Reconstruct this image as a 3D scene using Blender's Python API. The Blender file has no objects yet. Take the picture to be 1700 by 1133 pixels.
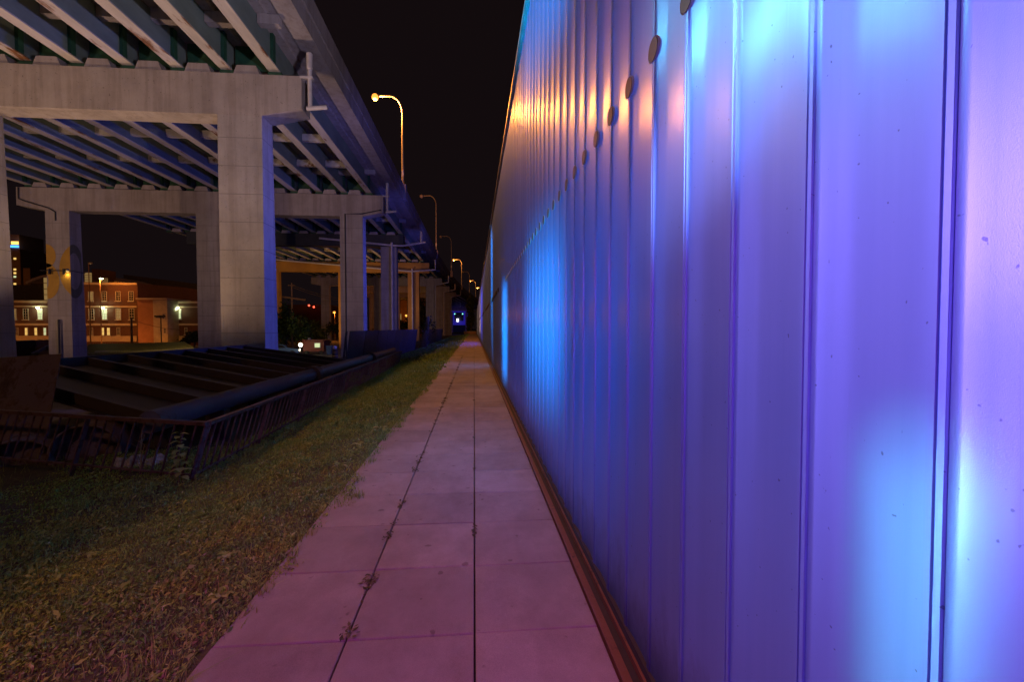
import bpy, math, random
import numpy as np
from mathutils import Vector, Matrix
R = math.radians
random.seed(7); rng = np.random.default_rng(7)
sc = bpy.context.scene
col = sc.collection

# ------------------------------------------------------------------ camera
FPX, CU, CV = 755.0, 850.0, 566.5          # focal length and centre in photo pixels
YAW, PITCH, CAMZ = math.atan(63 / 755.0), math.atan(21.5 / 755.0), 1.5
cam = bpy.data.cameras.new('camera'); cam.sensor_width = 36; cam.lens = FPX / 1700 * 36
cam.clip_start = 0.02; cam.clip_end = 3000
co = bpy.data.objects.new('camera', cam); col.objects.link(co)
co.location = (0, 0, CAMZ); co.rotation_euler = (R(90) - PITCH, 0, -YAW)
sc.camera = co
_f0 = Vector((math.sin(YAW), math.cos(YAW), 0)); _r = Vector((math.cos(YAW), -math.sin(YAW), 0))
_f = _f0 * math.cos(PITCH) + Vector((0, 0, -math.sin(PITCH)))
_u = _f0 * math.sin(PITCH) + Vector((0, 0, math.cos(PITCH)))
def ray(u, v): return _f + _r * ((u - CU) / FPX) + _u * ((CV - v) / FPX)
def onF(u, v, d): return Vector((0, 0, CAMZ)) + ray(u, v) * d
def onY(u, v, Y): d = ray(u, v); return Vector((0, 0, CAMZ)) + d * (Y / d.y)

# ------------------------------------------------------------------ world and light
w = bpy.data.worlds.new('World'); sc.world = w; w.use_nodes = True
bg = w.node_tree.nodes['Background']
bg.inputs[0].default_value = (0.0058, 0.0034, 0.0040, 1); bg.inputs[1].default_value = 1.0
sc.view_settings.view_transform = 'Standard'; sc.view_settings.look = 'None'
sc.view_settings.exposure = 0; sc.view_settings.gamma = 1
sc.cycles.max_bounces = 6; sc.cycles.diffuse_bounces = 3; sc.cycles.glossy_bounces = 3
sc.cycles.sample_clamp_indirect = 4.0
sc.cycles.use_denoising = True

def lamp(name, typ, loc, power, color, radius=0.1, target=None, angle=60, blend=0.4):
    l = bpy.data.lights.new(name, typ); l.energy = power; l.color = color
    l.shadow_soft_size = radius
    if typ == 'SPOT': l.spot_size = R(angle); l.spot_blend = blend
    o = bpy.data.objects.new(name, l); col.objects.link(o); o.location = loc
    if target is not None:
        o.rotation_euler = (Vector(target) - Vector(loc)).to_track_quat('-Z', 'Y').to_euler()
    return o
def shutter(o, hx, hy, soft):
    """rectangular barn doors on a floodlight: half-angle tangents hx, hy"""
    l = o.data; l.use_nodes = True; nt = l.node_tree; n = nt.nodes; k = nt.links
    em = n.get('Emission'); tc = n.new('ShaderNodeTexCoord'); sx = n.new('ShaderNodeSeparateXYZ')
    k.new(tc.outputs['Normal'], sx.inputs[0])
    def edge(ax, h):
        d = n.new('ShaderNodeMath'); d.operation = 'DIVIDE'; k.new(sx.outputs[ax], d.inputs[0]); k.new(sx.outputs[2], d.inputs[1])
        a = n.new('ShaderNodeMath'); a.operation = 'ABSOLUTE'; k.new(d.outputs[0], a.inputs[0])
        m = n.new('ShaderNodeMapRange'); m.interpolation_type = 'SMOOTHSTEP'
        m.inputs[1].default_value = h - soft; m.inputs[2].default_value = h + soft
        m.inputs[3].default_value = 1; m.inputs[4].default_value = 0
        k.new(a.outputs[0], m.inputs[0]); return m
    a, b = edge(0, hx), edge(1, hy)
    p = n.new('ShaderNodeMath'); p.operation = 'MULTIPLY'; k.new(a.outputs[0], p.inputs[0]); k.new(b.outputs[0], p.inputs[1])
    k.new(p.outputs[0], em.inputs['Strength'])
    return o

VIOLET = (0.29, 0.19, 1.0); BLUE = (0.10, 0.12, 1.0); AZURE = (0.0, 0.52, 1.0); CYAN = (0.12, 0.62, 1.0)
SODIUM = (1.0, 0.31, 0.045); WARM = (1.0, 0.58, 0.38); WHITE = (1.0, 0.63, 0.44)
# unseen car-park lights off to the side, plus added soffit and pier fill
shutter(lamp('car_park_light', 'SPOT', (-20, -22, 2.6), 10500, WARM, 0.3, (-19.1, 30, 13.6), 90, 0.2), 0.275, 0.24, 0.012)
lamp('soffit_fill', 'SPOT', (-15.5, 20.7, -1.2), 2600, WHITE, 0.3, (-15, 20.4, 12), 120, 0.6)  # added from below to brighten the cap soffit
lamp('under_bridge_light', 'SPOT', (-24, 12, -1.0), 4200, WHITE, 0.3, (-18, 24, 16), 110, 0.5)
lamp('pier_fill', 'SPOT', (-44, 28, 3), 2500, WARM, 0.3, (-33, 41, 9), 75)  # added to brighten the outer column of the second pier
# the next two street lamps of the bridge, overhead and behind the camera
lamp('overhead_sodium_light', 'POINT', (-9.2, 8, 24.8), 8800, (1.0, 0.41, 0.13), 0.15)
lamp('overhead_sodium_light', 'POINT', (-9.2, -32, 24.8), 8800, (1.0, 0.41, 0.13), 0.15)
# colour floodlights without fixtures along the wall; the fills are added for effect
for y_, p_ in ((20.5, 1500), (38.5, 1700), (56, 1700)):
    lamp('bridge_blue_fill', 'SPOT', (0.45, y_ + 3, 6.1), p_, BLUE, 0.15, (-9, y_ + 12, 7.2), 104, 0.6)  # added blue fill for the bridge, no fixture on the wall top
shutter(lamp('violet_floodlight', 'SPOT', (-3.35, 1.9, 0.5), 300, (0.58, 0.32, 1.0), 0.9, (0.74, 0.40, 1.8), 110, 0.3), 0.22, 0.5, 0.13)
shutter(lamp('high_violet_floodlight', 'SPOT', (-3.35, 2.1, 2.6), 860, (0.58, 0.31, 1.0), 1.1, (0.74, 0.55, 2.6), 110, 0.3), 0.27, 0.34, 0.20)
lamp('near_violet_fill', 'SPOT', (-1.7, -0.7, 1.0), 80, VIOLET, 0.15, (0.74, 1.0, 1.4), 90, 0.9)  # added violet fill for the nearest panels
lamp('cyan_floodlight', 'SPOT', (-1.2, -1.8, 3.9), 5500, (0.38, 0.50, 1.0), 0.08, (0.74, 1.22, 2.30), 11.5, 1.0)
lamp('high_cyan_floodlight', 'SPOT', (-7.24, 12.4, 10.4), 1250, (0.22, 0.95, 1.0), 0.10, (0.74, 1.05, 2.36), 4.5, 1.0)
shutter(lamp('low_cyan_floodlight', 'SPOT', (-2.9, 2.0, 0.35), 1150, (0.30, 1.0, 1.0), 0.10, (0.74, 0.705, 0.86), 50, 0.2), 0.010, 0.11, 0.012)
lamp('low_violet_floodlight', 'SPOT', (-2.9, 1.7, 0.35), 110, (0.55, 0.36, 1.0), 0.9, (0.74, 0.60, 1.0), 24, 1.0)
shutter(lamp('blue_floodlight', 'SPOT', (-3.6, 2.9, 1.5), 6500, AZURE, 0.06, (0.74, 5.0, 1.65), 90, 0.2), 0.22, 0.16, 0.14)
shutter(lamp('upper_blue_fill', 'SPOT', (-3.6, 2.9, 1.7), 11000, AZURE, 0.10, (0.74, 5.0, 5.5), 100, 0.2), 0.28, 0.13, 0.12)  # azure wash added on the upper wall, no fixture
shutter(lamp('blue_wash_fill', 'SPOT', (-3.6, 2.9, 1.6), 1000, (0.0, 0.24, 1.0), 0.15, (0.74, 5.0, 2.6), 130, 0.2), 0.75, 0.60, 0.30)  # wide blue fill added to tint the whole wall
lamp('shed_fill', 'SPOT', (-26, 46, 6), 1500, (1.0, 0.72, 0.2), 0.2, (-27, 54, -1), 120)  # added to light the shed roof, no lamp stands here
lamp('tower_fill', 'SPOT', (-395, 300, 10), 60000, SODIUM, 2.0, (-395, 420, 50), 120)  # added to brighten the distant tower front
lamp('fascia_fill', 'SPOT', (0.45, 9, 6.1), 3400, (0.70, 0.58, 0.84), 0.15, (-9, 19, 14.6), 84, 0.8)  # added fill for deck edge and girder webs, no fixture
for y_ in (22.2, 40.7):
    lamp('column_blue_fill', 'SPOT', (0.45, y_, 5.8), 2800, BLUE, 0.15, (-9.4, y_, 5.2), 78, 0.6)  # extra blue fill added for the column sides
lamp('magenta_path_fill', 'SPOT', (-0.4, -1.6, 2.4), 330, (0.85, 0.0, 0.95), 0.15, (-0.2, 1.6, 0), 75, 0.9)  # added to tint the near paving magenta
lamp('amber_pier_fill', 'SPOT', (-21, 69, 1.5), 2600, (1.0, 0.55, 0.2), 0.2, (-20, 82, 12), 120)  # added from below to brighten the amber pier
shutter(lamp('far_blue_floodlight', 'SPOT', (-3.6, 2.9, 1.5), 9000, AZURE, 0.05, (0.74, 10.9, 1.4), 40, 0.2), 0.04, 0.125, 0.035)
shutter(lamp('streak_blue_fill', 'SPOT', (-7.3, 24, 12.5), 40000, AZURE, 0.06, (0.74, 19, 3.4), 60, 0.2), 0.06, 0.12, 0.035)  # added for a blue streak on the wall, no fixture under the deck
shutter(lamp('streak_violet_fill', 'SPOT', (-7.3, 44, 12.5), 40000, BLUE, 0.06, (0.74, 44, 3.3), 60, 0.2), 0.40, 0.11, 0.05)  # added for violet stripes farther along the wall, no fixture

# ------------------------------------------------------------------ mesh helpers
class MB:
    def __init__(s): s.v = []; s.f = []; s.sm = []
    def add(s, vs, fs, smooth=False):
        b = len(s.v); s.v += [tuple(p) for p in vs]
        for q in fs: s.f.append(tuple(b + i for i in q)); s.sm.append(smooth)
    def box(s, x0, x1, y0, y1, z0, z1):
        s.hexa([(x0,y0,z0),(x1,y0,z0),(x1,y1,z0),(x0,y1,z0)], [(x0,y0,z1),(x1,y0,z1),(x1,y1,z1),(x0,y1,z1)])
    def hexa(s, lo, hi):
        s.add(list(lo) + list(hi), [(3,2,1,0),(4,5,6,7),(0,1,5,4),(1,2,6,5),(2,3,7,6),(3,0,4,7)])
    def prism(s, poly, axis_vec):
        n = len(poly); a = [Vector(p) for p in poly]; b = [p + Vector(axis_vec) for p in a]
        s.add(a + b, [tuple(range(n))[::-1], tuple(range(n, 2*n))] + [(i, (i+1) % n, n + (i+1) % n, n + i) for i in range(n)])
    def bar(s, p, q, wx, wy, up=(0,0,1)):
        p, q = Vector(p), Vector(q); d = (q - p).normalized(); a = d.cross(Vector(up))
        if a.length < 1e-4: a = d.cross(Vector((1,0,0)))
        a.normalize(); b = d.cross(a); a *= wx/2; b *= wy/2
        s.hexa([p-a-b, p+a-b, p+a+b, p-a+b], [q-a-b, q+a-b, q+a+b, q-a+b])
    def tube(s, pts, rad, n=10, cap=True):
        pts = [Vector(p) for p in pts]; rads = rad if isinstance(rad, (list, tuple)) else [rad]*len(pts)
        rings = []; prev = None
        for i, p in enumerate(pts):
            d = (pts[min(i+1, len(pts)-1)] - pts[max(i-1, 0)]).normalized()
            a = prev - d * prev.dot(d) if prev is not None else d.cross(Vector((0.13, 0.31, 1)))
            if a.length < 1e-5: a = d.cross(Vector((1, 0, 0)))
            a.normalize(); prev = a; b = d.cross(a)
            rings.append([p + (a*math.cos(t) + b*math.sin(t))*rads[i] for t in [2*math.pi*k/n for k in range(n)]])
        vs = [q for r in rings for q in r]; fs = []
        for i in range(len(pts)-1):
            for k in range(n): fs.append((i*n+k, i*n+(k+1) % n, (i+1)*n+(k+1) % n, (i+1)*n+k))
        s.add(vs, fs, True)
        if cap:
            s.add(rings[0], [tuple(range(n))[::-1]]); s.add(rings[-1], [tuple(range(n))])
    def ball(s, c, rx, ry, rz, n=10, m=6):
        vs = []; fs = []
        for i in range(m+1):
            t = math.pi*i/m
            for k in range(n):
                p = 2*math.pi*k/n; vs.append((c[0]+rx*math.sin(t)*math.cos(p), c[1]+ry*math.sin(t)*math.sin(p), c[2]+rz*math.cos(t)))
        for i in range(m):
            for k in range(n): fs.append((i*n+k, (i+1)*n+k, (i+1)*n+(k+1) % n, i*n+(k+1) % n))
        s.add(vs, fs, True)
    def build(s, name, mat, parent=None):
        me = bpy.data.meshes.new(name); me.from_pydata(s.v, [], s.f); me.validate()
        if len(me.polygons) == len(s.sm): me.polygons.foreach_set('use_smooth', s.sm)
        me.materials.append(mat); me.update()
        o = bpy.data.objects.new(name, me); col.objects.link(o)
        if parent is not None: o.parent = parent
        return o
def tag(o, label=None, cat=None, group=None, kind=None):
    if label: o['label'] = label
    if cat: o['category'] = cat
    if group: o['group'] = group
    if kind: o['kind'] = kind
    return o
def empty(name, parent=None, label=None, cat=None, group=None, loc=(0,0,0), rz=0):
    o = bpy.data.objects.new(name, None); col.objects.link(o); o.empty_display_size = 0.2
    o.location = loc; o.rotation_euler = (0, 0, rz)
    if parent is not None: o.parent = parent
    return tag(o, label, cat, group)
def copy_tree(o, parent=None):
    c = o.copy(); col.objects.link(c)
    if parent is not None: c.parent = parent
    for ch in list(o.children): copy_tree(ch, c)
    return c
def quads(name, V, F, mat, parent=None):
    me = bpy.data.meshes.new(name); V = np.asarray(V, np.float32); F = np.asarray(F, np.int32)
    me.vertices.add(len(V)); me.vertices.foreach_set('co', V.ravel())
    k = F.shape[1]; me.loops.add(F.size); me.loops.foreach_set('vertex_index', F.ravel())
    me.polygons.add(len(F)); me.polygons.foreach_set('loop_start', np.arange(0, F.size, k, dtype=np.int32))
    me.update(calc_edges=True); me.validate(); me.materials.append(mat)
    o = bpy.data.objects.new(name, me); col.objects.link(o)
    if parent is not None: o.parent = parent
    return o

# ------------------------------------------------------------------ materials
class NT:
    def __init__(s, m): s.t = m.node_tree; s.n = s.t.nodes; s.l = s.t.links
    def new(s, typ, **kw):
        n = s.n.new(typ)
        for k, v in kw.items(): setattr(n, k, v)
        return n
    def co(s, scale=(1,1,1)):
        tc = s.new('ShaderNodeTexCoord'); mp = s.new('ShaderNodeMapping'); mp.inputs['Scale'].default_value = scale
        s.l.new(tc.outputs['Object'], mp.inputs[0]); return mp.outputs[0]
    def noise(s, scale, detail=4, rough=0.6, sc3=(1,1,1)):
        n = s.new('ShaderNodeTexNoise'); n.inputs['Scale'].default_value = scale; n.inputs['Detail'].default_value = detail
        n.inputs['Roughness'].default_value = rough; s.l.new(s.co(sc3), n.inputs['Vector']); return n.outputs['Fac']
    def ramp(s, fac, stops):
        r = s.new('ShaderNodeValToRGB'); e = r.color_ramp.elements
        while len(e) < len(stops): e.new(0.5)
        for i, (p, c) in enumerate(stops): e[i].position = p; e[i].color = (*c, 1)
        s.l.new(fac, r.inputs[0]); return r.outputs[0]
    def math(s, op, a, b=None):
        m = s.new('ShaderNodeMath', operation=op)
        for i, x in enumerate((a, b)):
            if x is None: continue
            if isinstance(x, (int, float)): m.inputs[i].default_value = x
            else: s.l.new(x, m.inputs[i])
        return m.outputs[0]
    def mix(s, fac, a, b, mode='MIX'):
        m = s.new('ShaderNodeMix', data_type='RGBA', blend_type=mode)
        for i, x in ((0, fac), (6, a), (7, b)):
            if isinstance(x, (int, float)): m.inputs[i].default_value = x
            elif isinstance(x, tuple): m.inputs[i].default_value = (*x, 1)
            else: s.l.new(x, m.inputs[i])
        return m.outputs[2]
    def bump(s, h, strength, dist):
        b = s.new('ShaderNodeBump'); b.inputs['Strength'].default_value = strength; b.inputs['Distance'].default_value = dist
        s.l.new(h, b.inputs['Height']); return b.outputs[0]
def mat(name, color=(0.5,0.5,0.5), rough=0.7, metal=0.0, var=0.25, vscale=3.0, bump=0.0, bscale=40, bdist=0.01, emit=None, estr=0, spec=0.5, sc3=(1,1,1)):
    m = bpy.data.materials.new(name); m.use_nodes = True; t = NT(m); p = t.n['Principled BSDF']
    p.inputs['Roughness'].default_value = rough; p.inputs['Metallic'].default_value = metal
    p.inputs['Specular IOR Level'].default_value = spec
    if var:
        f = t.noise(vscale, 5, 0.65, sc3)
        lo = tuple(c*(1-var) for c in color); hi = tuple(min(1, c*(1+var)) for c in color)
        t.l.new(t.ramp(f, [(0.3, lo), (0.7, hi)]), p.inputs['Base Color'])
    else: p.inputs['Base Color'].default_value = (*color, 1)
    if bump: t.l.new(t.bump(t.noise(bscale, 3, 0.6), bump, bdist), p.inputs['Normal'])
    if emit: p.inputs['Emission Color'].default_value = (*emit, 1); p.inputs['Emission Strength'].default_value = estr
    return m

def wall_metal():
    m = mat('embossed_metal', (0.5, 0.48, 0.58), 0.22, 0.97, 0)
    t = NT(m); p = t.n['Principled BSDF']; out = t.n['Material Output']
    q = t.new('ShaderNodeBsdfPrincipled'); mx = t.new('ShaderNodeMixShader'); mx.inputs[0].default_value = 0.83
    streak = t.noise(6, 4, 0.6, (1, 3, 0.12)); c = t.ramp(streak, [(0.25, (0.35,0.36,0.53)), (0.75, (0.41,0.42,0.60))])
    r = t.math('MULTIPLY_ADD', t.noise(5, 4, 0.6, (1, 2, 0.2)), 0.08); r.node.inputs[2].default_value = 0.18
    t.l.new(r, p.inputs['Roughness']); q.inputs['Roughness'].default_value = 0.52; q.inputs['Metallic'].default_value = 0.94
    cb = t.ramp(streak, [(0.25, (0.175,0.28,0.59)), (0.75, (0.20,0.31,0.63))])
    nm = t.bump(t.noise(520, 2, 0.5), 0.22, 0.0008)
    tc = t.new('ShaderNodeTexCoord'); sp = t.new('ShaderNodeSeparateXYZ'); t.l.new(tc.outputs['Object'], sp.inputs[0])
    spl = t.math('SUBTRACT', t.math('MULTIPLY', t.noise(9, 5, 0.7, (1, 1, 0.5)), 0.75), sp.outputs[2])
    dirt = t.ramp(spl, [(0.0, (1, 1, 1)), (0.35, (0.62, 0.58, 0.55))]); drip = t.ramp(t.noise(4, 6, 0.7, (1, 5, 0.25)), [(0.62, (1, 1, 1)), (0.74, (0.88, 0.87, 0.87))])
    spot = t.ramp(t.noise(75, 1, 0.3), [(0.775, (1, 1, 1)), (0.80, (0.5, 0.47, 0.47))])
    for m_ in (dirt, drip, spot): c = t.mix(1.0, c, m_, 'MULTIPLY'); cb = t.mix(1.0, cb, m_, 'MULTIPLY')
    for k, cc in ((p, c), (q, cb)): t.l.new(cc, k.inputs['Base Color']); t.l.new(nm, k.inputs['Normal'])
    t.l.new(p.outputs[0], mx.inputs[1]); t.l.new(q.outputs[0], mx.inputs[2]); t.l.new(mx.outputs[0], out.inputs[0])
    return m
def concrete(name, base, line=1.25, warm=(0.9, 0.8, 0.7)):
    m = mat(name, base, 0.85, 0, 0); t = NT(m); p = t.n['Principled BSDF']
    c = t.ramp(t.noise(0.6, 8, 0.7), [(0.3, tuple(x*0.78 for x in base)), (0.7, tuple(x*1.15 for x in base))])
    s = t.ramp(t.noise(1.6, 6, 0.65, (1.6, 1.6, 0.09)), [(0.40, (0.74, 0.71, 0.68)), (0.50, (0.92,0.91,0.90)), (0.64, (1, 1, 1))])
    c = t.mix(0.8, c, s, 'MULTIPLY')
    pits = t.ramp(t.noise(17, 1, 0.3), [(0.745, (1,1,1)), (0.77, (0.4,0.37,0.35))]); c = t.mix(0.8, c, pits, 'MULTIPLY')
    if line:
        tc = t.new('ShaderNodeTexCoord'); sp = t.new('ShaderNodeSeparateXYZ'); t.l.new(tc.outputs['Object'], sp.inputs[0])
        fr = t.math('FRACT', t.math('DIVIDE', sp.outputs[2], line))
        g = t.math('LESS_THAN', fr, 0.020); c = t.mix(g, c, tuple(x*0.5 for x in base))
        t.l.new(t.bump(t.math('SUBTRACT', t.noise(30, 4, 0.6), t.math('MULTIPLY', g, 2.0)), 0.4, 0.02), p.inputs['Normal'])
    else: t.l.new(t.bump(t.noise(30, 4, 0.6), 0.4, 0.01), p.inputs['Normal'])
    t.l.new(c, p.inputs['Base Color']); return m
def rusty(name, paint, rust=(0.16, 0.06, 0.02), amount=0.55, scale=2.0, sc3=(1,1,1), rough=0.6):
    m = mat(name, paint, rough, 0, 0); t = NT(m); p = t.n['Principled BSDF']
    c = t.ramp(t.noise(1.5, 5, 0.6, sc3), [(0.3, tuple(x*0.8 for x in paint)), (0.7, tuple(min(1, x*1.15) for x in paint))])
    f = t.ramp(t.noise(scale, 8, 0.7, sc3), [(amount, (0,0,0)), (amount+0.07, (1,1,1))])
    r = t.ramp(t.noise(9, 4, 0.6), [(0.3, tuple(x*0.45 for x in rust)), (0.7, rust)])
    t.l.new(t.mix(f, c, r), p.inputs['Base Color']); t.l.new(t.bump(t.noise(25, 4, 0.6), 0.3, 0.01), p.inputs['Normal'])
    return m
def brick(name, c1, c2, mortar, scale=1.0, rw=0.22, rh=0.075, normal_x=True):
    m = mat(name, c1, 0.9, 0, 0); t = NT(m); p = t.n['Principled BSDF']
    tc = t.new('ShaderNodeTexCoord'); sp = t.new('ShaderNodeSeparateXYZ'); cb = t.new('ShaderNodeCombineXYZ')
    t.l.new(tc.outputs['Object'], sp.inputs[0])
    t.l.new(t.math('ADD', sp.outputs[0], sp.outputs[1]), cb.inputs[0]); t.l.new(sp.outputs[2], cb.inputs[1])
    b = t.new('ShaderNodeTexBrick'); t.l.new(cb.outputs[0], b.inputs['Vector'])
    b.inputs['Color1'].default_value = (*c1, 1); b.inputs['Color2'].default_value = (*c2, 1); b.inputs['Mortar'].default_value = (*mortar, 1)
    b.inputs['Scale'].default_value = scale; b.inputs['Brick Width'].default_value = rw; b.inputs['Row Height'].default_value = rh; b.inputs['Mortar Size'].default_value = 0.008
    c = t.mix(0.6, b.outputs[0], t.ramp(t.noise(0.35, 6, 0.65), [(0.3, (0.55,)*3), (0.7, (1,1,1))]), 'MULTIPLY')
    t.l.new(c, p.inputs['Base Color']); return m
def leafmat(name, stops, rough=0.75, patchy=None):
    m = mat(name, (0.1,0.1,0.1), rough, 0, 0, spec=0.25); t = NT(m); p = t.n['Principled BSDF']
    g = t.new('ShaderNodeNewGeometry'); c = t.ramp(g.outputs['Random Per Island'], stops)
    if patchy: c = t.mix(0.85, c, t.ramp(t.noise(2.3, 4, 0.6), [(0.36, patchy[0]), (0.62, patchy[1])]), 'MULTIPLY')
    t.l.new(c, p.inputs['Base Color']); return m
def paving():
    m = mat('paving_concrete', (0.42, 0.40, 0.40), 0.85, 0, 0); t = NT(m); p = t.n['Principled BSDF']
    g = t.new('ShaderNodeNewGeometry')
    c = t.ramp(g.outputs['Random Per Island'], [(0, (0.25,0.22,0.215)), (1, (0.33,0.29,0.285))])
    c = t.mix(0.7, c, t.ramp(t.noise(2.2, 7, 0.7), [(0.3, (0.66,0.63,0.62)), (0.7, (1,1,1))]), 'MULTIPLY')
    c = t.mix(0.5, c, t.ramp(t.noise(240, 2, 0.5), [(0.35, (0.6,0.6,0.6)), (0.65, (1,1,1))]), 'MULTIPLY')
    c = t.mix(0.75, c, t.ramp(t.noise(0.7, 6, 0.7, (1.6, 1, 1)), [(0.38, (0.7,0.66,0.65)), (0.55, (1,1,1))]), 'MULTIPLY')
    c = t.mix(0.8, c, t.ramp(t.noise(11, 2, 0.4), [(0.70, (1,1,1)), (0.735, (0.5,0.46,0.44))]), 'MULTIPLY')
    t.l.new(c, p.inputs['Base Color']); t.l.new(t.bump(t.noise(260, 3, 0.6), 0.35, 0.002), p.inputs['Normal']); return m
def glow(name, c, s): return mat(name, (0.02,0.02,0.02), 0.5, 0, 0, emit=c, estr=s)

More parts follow.
